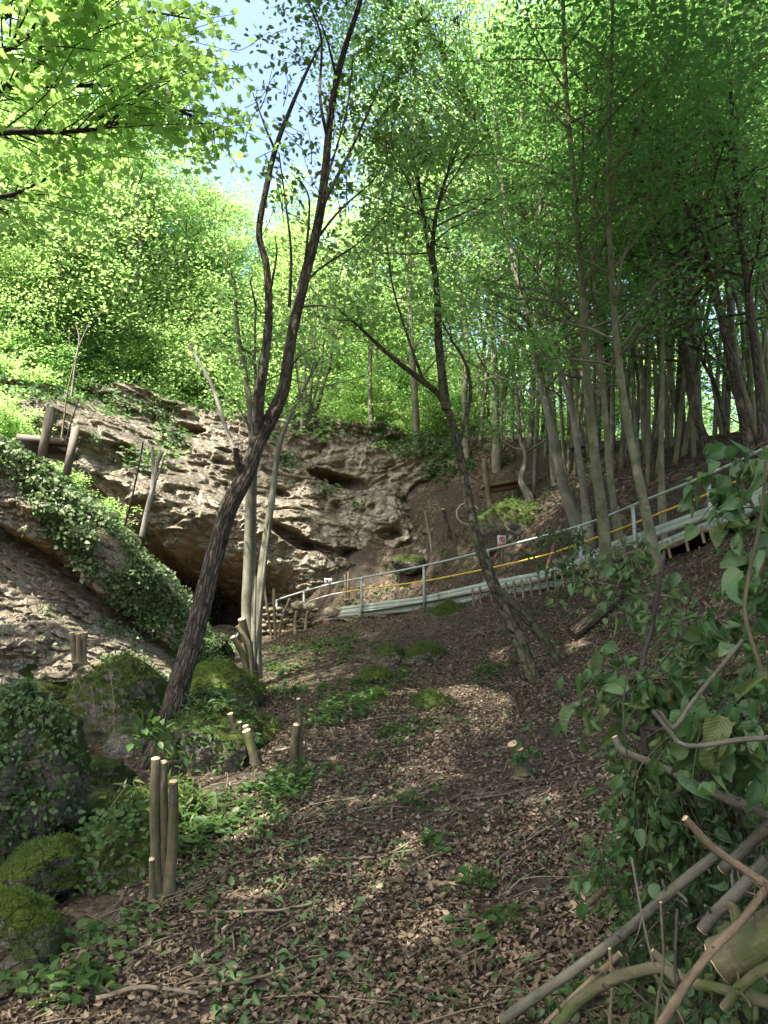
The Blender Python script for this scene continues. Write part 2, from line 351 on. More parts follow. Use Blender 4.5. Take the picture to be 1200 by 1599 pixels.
def ground_mat():
    m, t, o = nt('forest_floor'); q = N(t); w = q.n('TexCoord').outputs['Object']
    a = q.noise(w, .9, 6); b = q.noise(w, 9, 7, .7); f = q.noise(w, 60, 5, .7)
    vo = q.n('TexVoronoi', i_Vector=q.n('VectorMath', operation='ADD', i_0=w, i_1=q.n('VectorMath', operation='SCALE', i_0=q.n('TexNoise', i_Vector=w, i_Scale=8.0).outputs['Color'], i_Scale=.15).outputs[0]).outputs[0], i_Scale=13.0)
    lf = q.ramp(q.n('SeparateXYZ', i_Vector=vo.outputs['Color']).outputs[0], [(0, (.030, .023, .016)), (.3, (.058, .044, .031)), (.6, (.086, .065, .046)), (.85, (.13, .10, .072)), (1, (.17, .132, .095))])
    so = q.mix(f, (.034, .026, .019), (.078, .062, .046))
    col = q.mix(q.ramp1(q.math('ADD', q.math('MULTIPLY', a, .6), q.math('MULTIPLY', b, .4)), .52, .44), so, lf)
    h = q.math('ADD', q.math('MULTIPLY', vo.outputs['Distance'], -.8), q.math('ADD', b, q.math('MULTIPLY', f, .5)))
    q.bsdf(o, col, .95, h, .9, .04, spec=.1); return m
M['ground'] = ground_mat()
def path_mat():
    m, t, o = nt('trodden_earth'); q = N(t); w = q.n('TexCoord').outputs['Object']
    q.bsdf(o, q.mix(q.noise(w, 12, 7), (.10, .085, .068), (.2, .17, .14)), .95, q.noise(w, 30, 5), .6, .02, spec=.1); return m
M['path'] = path_mat()

# ------------------------------------------------------------------ terrain
RAIL_TOP = [(405, 962, 25.2), (413, 950, 24.8), (432, 938, 24), (475, 924, 23), (520, 912, 22), (565, 903, 21), (662, 884, 19.5), (762, 860, 17.8), (905, 822, 15.6), (1000, 785, 14.1), (1105, 742, 12.6), (1200, 698, 11.6), (1320, 640, 10.8)]
RT3 = PP(RAIL_TOP); BASE3 = RT3 - (0, 0, .95)
gp = [(600, 1599, 3.6), (300, 1599, 3.9), (0, 1570, 4.4), (100, 1510, 4.6), (900, 1599, 3.4), (1200, 1599, 3.2),
      (600, 1450, 4.8), (600, 1300, 6.5), (400, 1350, 5.9), (255, 1400, 5.5), (800, 1400, 5.1), (1000, 1250, 6.0), (800, 1250, 6.8), (1150, 1250, 5.2),
      (600, 1200, 8.4), (450, 1200, 8.8), (600, 1100, 11), (450, 1100, 12), (800, 1150, 8.6), (1000, 1050, 10), (836, 1067, 11.5), (1150, 1000, 9), (1150, 1100, 7.4),
      (600, 1010, 15.5), (500, 1010, 16.5), (440, 1040, 15.5), (700, 1000, 15), (850, 960, 14.3), (1000, 900, 13.2), (1110, 860, 12.2), (1200, 810, 11.2), (1000, 960, 11.8), (1200, 900, 9.6),
      (255, 1190, 9.5), (200, 1250, 8.2), (120, 1330, 7.0), (50, 1330, 6.6), (30, 1540, 4.9), (110, 1430, 5.4), (330, 1260, 7.6), (330, 1130, 10.4), (150, 1190, 10.4), (50, 1180, 9.8), (380, 1075, 13.8), (-80, 1300, 7), (-80, 1180, 9),
      (150, 1050, 12.6), (30, 1050, 12), (270, 1062, 13.4), (330, 1030, 20), (310, 1075, 14.5), (370, 1010, 21.5), (300, 1015, 23), (410, 990, 22.5), (340, 1000, 28.5), (260, 1000, 26.5),
      (700, 862, 22.5), (600, 885, 23.6), (550, 897, 23.6), (780, 858, 20.2), (860, 842, 18.6),
      (760, 775, 24), (820, 760, 23.2), (900, 735, 22), (880, 790, 19.2), (980, 745, 18.5), (1100, 715, 17.2), (1200, 690, 16), (1000, 695, 23), (1100, 690, 21), (1200, 672, 20)]
ctrl = [tuple(P(*q)) for q in gp]
ctrl += [tuple(b - (0, 0, .08)) for b in BASE3]
Tn = np.gradient(BASE3, axis=0); Tn[:, 2] = 0; Tn /= np.linalg.norm(Tn, axis=1)[:, None]; NB = np.stack((-Tn[:, 1], Tn[:, 0], 0 * Tn[:, 0]), 1)
NB *= np.sign(NB[:, 1] + NB[:, 0] * .2)[:, None]
PATH_BACK = BASE3 + NB * 1.35
ctrl += [tuple(b - (0, 0, .06)) for b in PATH_BACK[4:]]
# plateau and far hills
ctrl += [tuple(P(*q)) for q in ((600, 668, 30.5), (500, 650, 31.5), (400, 652, 31), (300, 640, 30.5), (200, 615, 30), (690, 690, 28), (740, 690, 26.5), (60, 600, 26), (-60, 590, 25), (900, 690, 25.5))]
ctrl += [(-9, 14, 5.2), (-12, 14, 6.5), (-12, 18, 7.5), (-9.5, 17.5, 6.6), (-14, 24, 10), (-8, 36, 11), (0, 38, 10.6), (8, 34, 9.6), (16, 30, 9.0), (14, 22, 9), (16, 14, 7.5), (12, 8, 4.5), (8, 4, 2.4), (20, 40, 9), (0, 60, 7), (30, 60, 6), (-30, 60, 8), (-40, 30, 13), (40, 30, 9), (45, 5, 12), (-45, 0, 3),
         (0, 110, -6), (70, 110, -6), (-70, 110, -4), (90, 40, 2), (-90, 40, 8), (-90, -40, 0), (90, -40, 10), (0, -40, -2), (0, 0, 0), (-3, 0, -.4), (3, 0, .4), (-8, 3, .3), (-8, 8, 1.2), (0, 2, 0)]
ctrl = np.array(ctrl)
_rb = RBF(ctrl[:, :2], ctrl[:, 2])
def H(x, y, detail=True):
    q = np.stack((np.ravel(x), np.ravel(y)), 1).astype(float); z = _rb(q)
    p3 = np.concatenate((q, 0 * q[:, :1]), 1)
    if detail:
        far = ss(24, 34, q[:, 1])
        z = z + (.10 + .3 * far) * (fbm(p3 * .7, 3, 11) - .5) + .05 * (fbm(p3 * 3.1, 3, 5) - .5) + .018 * (fbm(p3 * 13, 2, 9) - .5)
    return z
def H1(x, y): return float(H([x], [y])[0])
def on(px, py, d):                       # the spot of ground below a seen point
    p = P(px, py, d); return np.array((p[0], p[1], H1(p[0], p[1])))
L_ = np.linspace
gx = np.concatenate((L_(-95, -16, 40)[:-1], L_(-16, -6, 80)[:-1], L_(-6, 6, 230)[:-1], L_(6, 16, 80)[:-1], L_(16, 95, 40)))
gy = np.concatenate((L_(-45, 2, 30)[:-1], L_(2, 12, 190)[:-1], L_(12, 26, 150)[:-1], L_(26, 115, 70)))
X, Y = np.meshgrid(gx, gy); Z = H(X, Y); g = G()
nx = len(gx); i = (np.arange(len(gy) - 1)[:, None] * nx + np.arange(nx - 1)[None]).ravel()
g.add(np.stack((X.ravel(), Y.ravel(), Z), 1), [np.stack((i, i + 1, i + nx + 1, i + nx), 1)])
tag(g.build('forest_floor', M['ground']), kind='structure')
# path strip along the railing
g = G(); a = spl(BASE3[5:], 60); b = spl(PATH_BACK[5:], 60)
rows = np.stack([a + (b - a) * t for t in L_(-.04, 1, 9)], 1); rows[:, :, 2] = np.maximum(rows[:, :, 2], H(rows[:, :, 0], rows[:, :, 1]).reshape(rows.shape[:2]) + .01) + .015
i = (np.arange(59)[:, None] * 9 + np.arange(8)[None]).ravel(); g.add(rows.reshape(-1, 3), [np.stack((i, i + 9, i + 10, i + 1), 1)])
tag(g.build('path', M['path']), kind='structure')

# ------------------------------------------------------------------ back cliff: y as a function of x and z
cp = [(130, 600, 25), (220, 610, 26.5), (300, 636, 27.5), (400, 652, 28), (500, 655, 29), (600, 670, 29), (690, 697, 27.3), (745, 740, 25.5), (790, 790, 23.5),
      (60, 610, 23), (0, 600, 22.5), (0, 660, 21), (60, 660, 21.5), (130, 680, 22.6), (200, 660, 24.8), (200, 725, 23), (300, 670, 26.8), (300, 730, 25), (400, 700, 27), (400, 750, 26), (480, 700, 28), (480, 735, 27), (560, 695, 28.3), (560, 740, 27.6),
      (520, 780, 26.6), (600, 765, 26.4), (640, 745, 26.4), (690, 760, 25.8), (560, 840, 25.4), (640, 810, 25.2), (690, 820, 24.4), (730, 815, 23.9), (600, 862, 24.6), (650, 862, 24.0),
      (150, 760, 22.0), (220, 800, 22.3), (280, 840, 22.8), (340, 840, 23.6), (420, 840, 24.4), (480, 850, 24.7), (340, 878, 23.4), (270, 865, 22.9), (420, 885, 24.0), (490, 890, 24.3), (540, 880, 24.4),
      (240, 880, 24.5), (280, 905, 26.4), (340, 920, 27.0), (400, 930, 26.8), (450, 925, 25.0), (500, 915, 24.7), (330, 955, 29), (270, 940, 28.8), (400, 960, 28), (450, 955, 25.6), (340, 985, 29.5), (340, 1030, 29), (270, 1030, 28), (420, 1010, 26.5), (480, 960, 24.8), (550, 910, 24.6), (620, 890, 24.2), (700, 870, 23.8),
      (-80, 600, 22), (-80, 700, 20), (0, 760, 20), (100, 830, 21.5), (0, 900, 20.5), (100, 950, 22), (800, 850, 23.0), (760, 800, 24)]
cp3 = PP(cp); _cr = RBF(cp3[:, [0, 2]], cp3[:, 1])
tp = PP([(-110, 585, 22), (0, 598, 22.5), (60, 608, 23), (130, 600, 25), (220, 610, 26.5), (300, 636, 27.5), (400, 652, 28), (500, 655, 29), (600, 670, 29), (690, 697, 27.3), (745, 740, 25.5), (800, 790, 23.3)])
xs = L_(tp[0, 0], tp[-1, 0], 520); ztop = np.interp(xs, tp[:, 0], tp[:, 2]) + .5 * (fbm(np.stack((xs * .8, 0 * xs, 0 * xs), 1), 3, 2) - .5)
nr_ = 400; nb_ = 40
t = L_(0, 1, nr_); XX = np.repeat(xs[None], nr_, 0); ZZ = .3 + (ztop[None] - .3) * t[:, None]
q = np.stack((XX.ravel(), ZZ.ravel()), 1); YY = _cr(q)
p3 = np.stack((q[:, 0], YY * .6, q[:, 1]), 1)
aw = p3 + .5 * (np.stack([fbm(p3 * .9 + 9 * k, 2, 70 + k) for k in range(3)], 1) - .5); an = aw * np.array((1, 1, 2.4))
d1, d2 = cells(an * .9, 3); e1, e2 = cells(an * 3.4, 8)
rel = -.8 * (fbm(p3 * .4, 3, 21) - .5) - .34 * (rid(aw * np.array((.8, .8, 1.3)), 5, 31) - .55) - .17 * ss(0, .22, d2) * (1 - .6 * d1) + .08
rel += -.035 * (ss(0, .2, e2) - .5) - .15 * (rid(aw * 2.3, 4, 43) - .5) - .16 * (fbm(p3 * 7.5, 4, 41, .65) - .5)
T_ = fbm(aw * np.array((.5, .5, .8)), 3, 95) * 9; T2 = fbm(aw * np.array((1.4, 1.4, 2.0)), 3, 96) * 8
rel += .26 * (np.floor(T_) + ss(.7, 1, T_ % 1) - 4.5) + .055 * (np.floor(T2) + ss(.75, 1, T2 % 1) - 4)
# bedding ledges rising to the back right, soft undercuts
w_ = q[:, 1] + .28 * q[:, 0] + .5 * fbm(p3 * .6, 2, 51)
rel += .16 * (np.abs(((w_ / 1.15) % 1) - .5) * 2 - .5)
def hollow(px, py, d, rx, rz, dep, rot=0.0):
    c = P(px, py, d); dx = q[:, 0] - c[0]; dz = q[:, 1] - c[2]; ca, sa = math.cos(rot), math.sin(rot)
    u = (dx * ca + dz * sa) / rx; v = (-dx * sa + dz * ca) / rz
    return dep * (1 - ss(.55, 1.05, np.sqrt(u * u + v * v + .25 * u * v)))
for hq in ((532, 750, 27.4, 1.3, .32, 1.6, -.2), (565, 872, 24.6, .8, .28, 1.3, -.3), (455, 838, 24.6, .95, .26, 1.0, -.45), (505, 855, 24.5, .9, .16, .7, -.35), (300, 672, 26.7, .5, .22, 1.0, .1), (610, 840, 25, .5, .2, .5, 0), (440, 770, 26, .4, .16, .5, -.4), (355, 700, 26, .35, .12, .4, .2), (640, 780, 25.5, .4, .15, .4, .1), (185, 700, 23, .3, .14, .5, .2)):
    rel = rel + hollow(*hq)
# bulging cream boulder below the long slot
for bq in ((590, 800, 25.6, 1.4, 1.1, -.55, 0), (310, 790, 24, 2.4, .9, -.35, -.2), (580, 715, 28, 2.4, .5, -.35, -.1)): rel = rel + hollow(*bq)
YY = YY + rel
Vf = np.stack((q[:, 0], YY, q[:, 1]), 1)
tt = L_(0, 1, nb_ + 1)[1:]; top = Vf[-len(xs):]
Vb = []
for a in tt:
    r = top.copy(); r[:, 1] += 6.0 * a; r[:, 2] = top[:, 2] * (1 - ss(.2, .8, a)) + (H(r[:, 0], r[:, 1]) - .25 * ss(.5, 1, a)) * ss(.2, .8, a) + .35 * (fbm(r * 1.2, 3, 61) - .5) * math.sin(3.14 * min(1, a * 1.3)); Vb.append(r)
V = np.concatenate([Vf] + Vb); n = len(xs); i = (np.arange(nr_ + nb_ - 1)[:, None] * n + np.arange(n - 1)[None]).ravel()
g = G(); g.add(V, [np.stack((i, i + 1, i + n + 1, i + n), 1)]); CLIFF_V = V.reshape(nr_ + nb_, n, 3)
tag(g.build('cliff', M['cliff']), kind='structure')

# ------------------------------------------------------------------ tilted crag with bedding
fp = [(-120, 640, 12.4), (0, 690, 12.6), (60, 732, 12.9), (100, 768, 13.1), (150, 808, 13.4), (200, 850, 13.7), (250, 905, 14.1), (290, 960, 14.6), (315, 1010, 15),
      (-120, 800, 11.6), (0, 790, 12.2), (80, 840, 12.7), (150, 900, 13.2), (220, 940, 13.7), (-60, 850, 12.0), (0, 860, 12.6), (60, 905, 12.9), (120, 950, 13.2), (180, 985, 13.5),
      (-60, 930, 11.5), (30, 960, 11.9), (100, 990, 12.3), (170, 1010, 12.7), (240, 1000, 13.5), (250, 1040, 13.2), (30, 1030, 11.7), (130, 1045, 12.2), (-120, 1050, 11), (300, 1060, 14.3), (0, 1100, 11.5), (200, 1100, 12.7), (300, 1110, 14.2)]
f3 = PP(fp); _fr = RBF(f3[:, [0, 2]], f3[:, 1])
ct = f3[:9]; cx = L_(ct[0, 0], ct[-1, 0] + .25, 330); cz = np.interp(cx, ct[:, 0], ct[:, 2]) + .22 * (fbm(np.stack((cx * 2, 0 * cx, 0 * cx), 1), 3, 77) - .5)
nr_ = 260; nb_ = 60; t = L_(0, 1, nr_); XX = np.repeat(cx[None], nr_, 0); ZZ = .7 + (cz[None] - .7) * t[:, None]
q = np.stack((XX.ravel(), ZZ.ravel()), 1); YY = _fr(q)
p3 = np.stack((q[:, 0], YY * .5, q[:, 1]), 1)
bed = q[:, 1] + .78 * q[:, 0] + .34 * (fbm(p3 * 1.1, 4, 15) - .5)       # bedding coordinate
bz = P(60, 905, 12.9); b0 = bz[2] + .78 * bz[0]
inb = np.exp(-((bed - b0) / .55) ** 2)
d1, d2 = cells(p3 * np.array((4.5, 4.5, 7.0)), 4); e1, e2 = cells(p3 * 2.0, 14)
st = ((bed / .17) % 1.0)
brk = ss(.35, .6, fbm(p3 * np.array((1.3, 1.3, 2.2)) + 40, 3, 19)); rel = inb * (.30 - .26 * brk * np.sin(st * 3.14) ** .5 - .22 * (1 - brk) * fbm(p3 * 3.2, 3, 29)) - .06 * ss(0, .35, d2) * (.4 + inb) + .85 * np.exp(-((bed - b0 - .30) / .16) ** 2)
T_ = fbm(p3 * np.array((1.2, 1.2, 1.6)), 3, 97) * 9; rel += .11 * (np.floor(T_) + ss(.7, 1, T_ % 1) - 4.5)
rel += -.40 * (fbm(p3 * 1.1, 4, 25) - .5) - .30 * (rid(p3 * 2.2, 4, 35) - .5) - .16 * (fbm(p3 * 8, 4, 45, .65) - .5) - .14 * ss(0, .5, e2) * (1 - e1)
h1, h2 = cells((p3 + .25 * (np.stack([fbm(p3 * 2 + 5 * k, 2, 60 + k) for k in range(3)], 1) - .5)) * np.array((3.0, 3.0, 5.0)), 24); rel += .10 * (1 - ss(0, .14, h2)) - .10 * (_h(np.floor(p3[:, 0] * 3).astype(int), np.floor(p3[:, 2] * 4).astype(int), np.floor(p3[:, 0] * 0).astype(int), 5) * 0 + h1 - .4)
fade = ss(0, .12, 1 - np.repeat(t[:, None], len(cx), 1).ravel())
YY = YY + rel * (.3 + .7 * fade)
Vf = np.stack((q[:, 0], YY, q[:, 1]), 1); top = Vf[-len(cx):]; Vb = []
for a in L_(0, 1, nb_ + 1)[1:]:
    r = top.copy(); r[:, 1] += 3.2 * a; zz = top[:, 2] + .25 * math.sin(a * 2.2) - .1 * a; r[:, 2] = zz * (1 - ss(.25, 1, a)) + (H(r[:, 0], r[:, 1]) - .15) * ss(.25, 1, a) + .3 * (fbm(r * 1.6, 3, 62) - .5) * math.sin(3.14 * min(1, a)); Vb.append(r)
V = np.concatenate([Vf] + Vb); n = len(cx); i = (np.arange(nr_ + nb_ - 1)[:, None] * n + np.arange(n - 1)[None]).ravel()
g = G(); g.add(V, [np.stack((i, i + 1, i + n + 1, i + n), 1)]); CRAG_V = V.reshape(nr_ + nb_, n, 3)
tag(g.build('rock_outcrop', M['crag']), kind='structure')

# ------------------------------------------------------------------ boulders
def sphere_grid(nu=72, nv=44):
    u = np.arange(nu) * 2 * math.pi / nu; v = (np.arange(nv) + .5) / nv * math.pi
    V = np.stack((np.sin(v)[:, None] * np.cos(u)[None], np.sin(v)[:, None] * np.sin(u)[None], np.cos(v)[:, None] + 0 * u[None]), 2).reshape(-1, 3)
    j = np.arange(nv - 1)[:, None] * nu; k = np.arange(nu)[None]
    F = np.stack((j + k, j + nu + k, j + nu + (k + 1) % nu, j + (k + 1) % nu), 2).reshape(-1, 4)
    V = np.concatenate((V, [(0, 0, 1), (0, 0, -1)])); n = nu * nv; k = np.arange(nu)
    return V, [F, np.stack((np.full(nu, n), k, (k + 1) % nu), 1), np.stack((np.full(nu, n + 1), (nv - 1) * nu + (k + 1) % nu, (nv - 1) * nu + k), 1)]
SV, SF = sphere_grid(); SV2, SF2 = sphere_grid(120, 70); SV3, SF3 = sphere_grid(18, 11)
def rock_shape(c, r, seed, rough=1.0, lod=1):
    S, F = ((SV3, SF3), (SV, SF), (SV2, SF2))[lod]; rg = rs(seed); V = S.copy()
    for k in range(9):                    # chop flat faces
        nrm = rdir(rg, 1)[0]; h = rg.uniform(.62, .9); dd = V @ nrm; V = V - np.maximum(0, dd - h)[:, None] * nrm * .8
    o = seed * 3.7
    V = V * (1 + rough * (.38 * (fbm(S * 1.3 + o, 3, seed) - .5) + .24 * (rid(S * 2.6 + o, 3, seed + 1) - .5) + .10 * (fbm(S * 9 + o, 3, seed + 2) - .5)))[:, None]
    a = rg.uniform(0, 6.28); ca, sa = math.cos(a), math.sin(a); V = V @ np.array(((ca, sa, 0), (-sa, ca, 0), (0, 0, 1)))
    return V * np.asarray(r) + np.asarray(c), F
BOULD = []
def boulder(px, py, d, wpx, hpx, mat, label, depth=None, name='boulder', seed=None, rough=1.0, lod=1):
    c = P(px, py, d); rx = wpx * d / 2400 * 1.12; rz = hpx * d / 2400 * 1.15; ry = depth or (rx + rz) * .55
    c = c + (0, ry * .6, 0); sd = seed or len(BOULD) + 3; V, F = rock_shape((0, 0, 0), (rx, ry, rz), sd, rough, lod)
    g = G(); g.add(V, F); o = g.build(name, M[mat]); o.location = c; tag(o, label, 'boulder'); BOULD.append((c + V, label)); return V + c
b_big = boulder(150, 1118, 11.0, 165, 160, 'rock_moss', 'large mossy boulder hung with trailing stems, below the tilted crag', 1.0, lod=2)
boulder(45, 1080, 11.6, 105, 75, 'rock_moss', 'flat mossy boulder beside the large hung boulder under the crag', .7)
boulder(30, 1142, 9.6, 105, 72, 'rock_green', 'bright moss topped boulder above the ivy covered rock', .6)
boulder(188, 1168, 10.0, 66, 52, 'rock_bare', 'pale bare knob of rock under the large mossy boulder', .4)
boulder(112, 1232, 8.0, 110, 70, 'rock_moss', 'rounded rock with a pale sunlit nose over the dark gully', .7)
b_ivy = boulder(-10, 1250, 6.3, 165, 225, 'rock_moss', 'dark rock curtained with ivy at the gully side', .7, lod=2, rough=1.6)
boulder(130, 1290, 7.4, 130, 75, 'rock_dark', 'dark rock step in the gully under the pale nosed rock', .6)
b_m1 = boulder(40, 1378, 5.5, 130, 86, 'rock_green', 'broad bright green moss cushion boulder at gully bottom', .4, lod=2)
boulder(52, 1338, 6.0, 62, 26, 'rock_green', 'small yellow green mossy stone on top of the broad cushion boulder', .2)
boulder(101, 1342, 5.8, 42, 42, 'rock_bare', 'bare tan angular stone beside the broad moss cushion', .12)
b_m2 = boulder(8, 1448, 4.9, 90, 78, 'rock_green', 'rounded green moss boulder at the lower corner of the gully', .3)
boulder(50, 1492, 4.8, 62, 80, 'rock_dark', 'dark stone wedged below the two green moss boulders', .2)
boulder(10, 1535, 4.5, 70, 60, 'rock_dark', 'low dark stone at the foot of the gully, lowest of all', .2)
b_bank = boulder(165, 1405, 5.9, 165, 185, 'rock_moss', 'overgrown earthy bank of rock beside the tall triple stump', .55, lod=2)
b_bank2 = boulder(215, 1310, 7.0, 150, 120, 'rock_moss', 'grassy hummock of rock behind the tall triple stump', .7, lod=2)
b_mid = boulder(325, 1175, 9.0, 150, 170, 'rock_moss', 'fern covered boulder between the leaning tree and the small stumps', .8, lod=2)
b_back = boulder(328, 1085, 11.6, 130, 90, 'rock_green', 'green mossy boulder behind the leaning tree near the cave mouth', .8)
boulder(260, 1120, 12.0, 90, 90, 'rock_dark', 'dark rock half hidden behind the leaning trunk', .6)
boulder(408, 1150, 9.8, 42, 52, 'rock_moss', 'small mossy stone beside the short cut stumps', .25)
boulder(700, 960, 17.2, 62, 42, 'rock_moss', 'dark mossy rock just below the railing boards', .5)
boulder(608, 1030, 14.0, 46, 40, 'rock_moss', 'angular rock, nearer the cave, of the two side by side on the slope', .3)
boulder(665, 1032, 13.7, 64, 44, 'rock_moss', 'broader mossy rock of the two side by side on the slope', .35)
boulder(672, 1112, 10.7, 66, 50, 'rock_moss', 'mossy rock alone in leaf litter below the paired rocks', .3)
boulder(588, 1062, 12.9, 56, 26, 'rock_green', 'low green rock among plants under the paired rocks', .3)
boulder(590, 1102, 11.4, 40, 34, 'rock_green', 'small green rock at the end of the plant patch', .25)
boulder(508, 1140, 10.4, 66, 34, 'rock_moss', 'low rock overgrown with leaves next to the split stump', .3)
boulder(488, 1160, 10.0, 42, 40, 'rock_green', 'mossy yellow green rock touching the split stump', .25)
boulder(586, 1190, 8.7, 32, 22, 'rock_moss', 'small lone stone at the edge of a sun patch', .12)
boulder(632, 1358, 5.7, 34, 14, 'rock_bare', 'flat pale stone lying in the leaf litter', .1, 'stone')
b_out = boulder(815, 818, 20.6, 150, 90, 'rock_moss', 'mossy yellowish rock face behind the railing and warning sign', 1.0, lod=2)
boulder(640, 880, 22.5, 50, 26, 'rock_moss', 'dark rock above the railing at the cliff foot', .4)
boulder(345, 1000, 24.6, 70, 40, 'stone', 'yellowish lit rock slab on the cave floor', .6)
boulder(530, 955, 21.6, 44, 16, 'stone', 'pale kerb rock under the start of the boards', .25)

# ------------------------------------------------------------------ wood and crowns
TUBES_CULL = []                          # gaps in the canopy where the sun comes through
def gap(px, py, d, r): TUBES_CULL.append((P(px, py, d), r * 1.12 + .06))
def keep(pos):
    k = np.ones(len(pos), bool)
    for c, r in TUBES_CULL:
        w = pos - c; t = w @ SUN; dd = ((w - t[:, None] * SUN) ** 2).sum(1); k &= ~((t > 0) & (dd < r * r))
    return k
def grow(gw, gl, trunk, rad, rg, nbr=26, start=.4, blen=3.0, ntw=6, nl=9, leaf=.13, tmpl=None, elev=(.15, .75), end=1.0, droop=.25, spread=.16, cull=False, lscale=1.0, sides=9, bark=.06, thin=1.0, skyclear=False):
    tr = np.asarray(trunk); m = len(tr); rad = np.asarray(rad)
    tube(gw, tr, rad, sides, bark=bark, seed=rg.randint(99))
    pos = []; axs = []; ga = rg.uniform(0, 6.28)
    def sub(p0, d0, L, r0, n, wob):
        pts = [p0]; d = d0.copy()
        for k in range(n):
            d = d + rg.normal(0, wob, 3) + np.array((0, 0, -droop * .25)) * (k > 1); d /= np.linalg.norm(d); pts.append(pts[-1] + d * L / n)
        return np.array(pts), np.linspace(r0, r0 * .18, n + 1)
    for b in range(nbr):
        f = start + (end - start) * (b + rg.uniform(0, 1)) / nbr; f = min(f, .999); i = f * (m - 1); j = int(i); p0 = tr[j] + (tr[min(j + 1, m - 1)] - tr[j]) * (i - j)
        ga += 2.4 + rg.uniform(-.5, .5); e = rg.uniform(*elev); d0 = np.array((math.cos(ga) * math.cos(e), math.sin(ga) * math.cos(e), math.sin(e)))
        L = blen * rg.uniform(.55, 1.15) * (1 - .55 * max(0, (f - start) / (1.001 - start)) ** 1.5); r0 = max(.006, min(rad[min(j, m - 1)] * .55, .012 * L))
        bp, br = sub(p0, d0, L, r0, 6, .14); tube(gw, bp, br, 5)
        for k in range(ntw + 1):
            u = 1.0 if k == ntw else rg.uniform(.25, 1); a = u * 6; aj = min(int(a), 5); q0 = bp[aj] + (bp[aj + 1] - bp[aj]) * (a - aj); bd = bp[aj + 1] - bp[aj]; bd /= np.linalg.norm(bd)
            sd = np.cross(bd, (0, 0, 1.0)); sd /= np.linalg.norm(sd) + 1e-6; td = bd * .8 + sd * rg.choice((-1, 1)) * rg.uniform(.4, 1.1) + (0, 0, rg.uniform(-.15, .35)); td /= np.linalg.norm(td)
            tl = L * rg.uniform(.18, .36); tp_, tr_ = sub(q0, td, tl, r0 * .3, 3, .15); tube(gw, tp_, np.maximum(tr_, .003), 3)
            n = nl
            uu = rg.uniform(.1, 1.05, n) * 3; jj = np.minimum(uu.astype(int), 2); pp = tp_[jj] + (tp_[jj + 1] - tp_[jj]) * (uu - jj)[:, None]
            pos.append(pp + rg.normal(0, spread, (n, 3)) * (1, 1, .6)); axs.append(td[None] * .6 + rg.normal(0, .8, (n, 3)) * (1, 1, .5))
    pos = np.concatenate(pos); axs = np.concatenate(axs)
    if thin < 1: k = rg.uniform(size=len(pos)) < thin; pos, axs = pos[k], axs[k]
    if cull: k = keep(pos); pos, axs = pos[k], axs[k]
    nrm = rg.normal(0, .5, (len(pos), 3)) + (0, 0, 1); leaves(gl, pos, axs, nrm, leaf * lscale * rg.uniform(.6, 1.2, len(pos)), tmpl or T_simple())

def tree(label, pts, w, bmat, crown, seed, group=None, name='tree', extra=(), **k):
    """pts: (px,py,d) along the trunk; w: its diameter in metres at both ends; extra: further stems"""
    rg = rs(seed); p = PP(pts); p = np.concatenate(([(p[0, 0], p[0, 1], min(p[0, 2], H1(p[0, 0], p[0, 1])) - .35)], p)); gw, gl = G(), G(); tr = spl(p, max(20, 6 * len(pts)))
    tr = tr + .03 * (np.stack([fbm(tr * .9 + s * 9.7 + seed, 2, seed) for s in range(3)], 1) - .5)
    grow(gw, gl, tr, np.linspace(w[0] / 2, w[1] / 2, len(tr)) * (1 + .55 * np.exp(-np.maximum(0, np.linalg.norm(tr - p[1], axis=1)) * 2.6)), rg, **k)
    for ep, ew, ek in extra:
        kk = dict(k); kk.update(ek); e = spl(PP(ep), max(12, 4 * len(ep))); grow(gw, gl, e, np.linspace(ew[0] / 2, ew[1] / 2, len(e)), rg, **kk)
    t = thing(name, label, 'tree', p[0], group); gw.build('trunk', M[bmat], t)
    if gl.n: gl.build('crown', M[crown], t, smooth=False)
    return t

# sun patches on the leaf litter and lit spots on the rocks
for q in ((560, 1415, 5.2, .16), (590, 1390, 5.4, .15), (620, 1365, 5.7, .15), (650, 1345, 5.9, .14), (670, 1320, 6.2, .13), (640, 1460, 4.8, .17), (660, 1475, 4.7, .14), (700, 1290, 6.4, .14), (730, 1270, 6.7, .14), (760, 1370, 5.5, .16), (730, 1385, 5.4, .13), (800, 1350, 5.7, .12),
          (810, 1290, 6.1, .16), (790, 1310, 6.0, .14), (850, 1245, 6.6, .16), (830, 1265, 6.3, .14), (850, 1465, 4.5, .17), (880, 1450, 4.5, .15), (840, 1490, 4.3, .13), (860, 1500, 4.2, .14), (960, 1210, 6.6, .15), (985, 1195, 6.6, .12), (930, 1190, 7.2, .12),
          (590, 1170, 8.9, .24), (560, 1180, 8.8, .2), (520, 1195, 8.7, .2), (600, 1160, 9.2, .18), (400, 1290, 7.0, .2), (430, 1275, 7.2, .15), (380, 1300, 6.8, .15), (310, 1290, 7.0, .18), (455, 1250, 7.8, .15), (405, 1405, 5.4, .12), (430, 1400, 5.4, .1),
          (130, 1225, 7.7, .22), (430, 1385, 5.5, .1), (780, 1020, 13, .22), (840, 890, 17, .3), (590, 905, 23, .4), (575, 985, 17, .25), (330, 1060, 11, .3), (800, 880, 18, .25), (900, 1000, 12, .2), (700, 1210, 7.6, .12), (500, 1500, 4.4, .08), (720, 1440, 4.9, .1)):
    gap(*q)
for q in ((100, 120, 6.8, 1.4), (230, 120, 7.8, 1.5), (340, 190, 8.6, 1.2), (20, 230, 6.6, 1.2), (60, 40, 6.6, 1.2)): gap(*q)
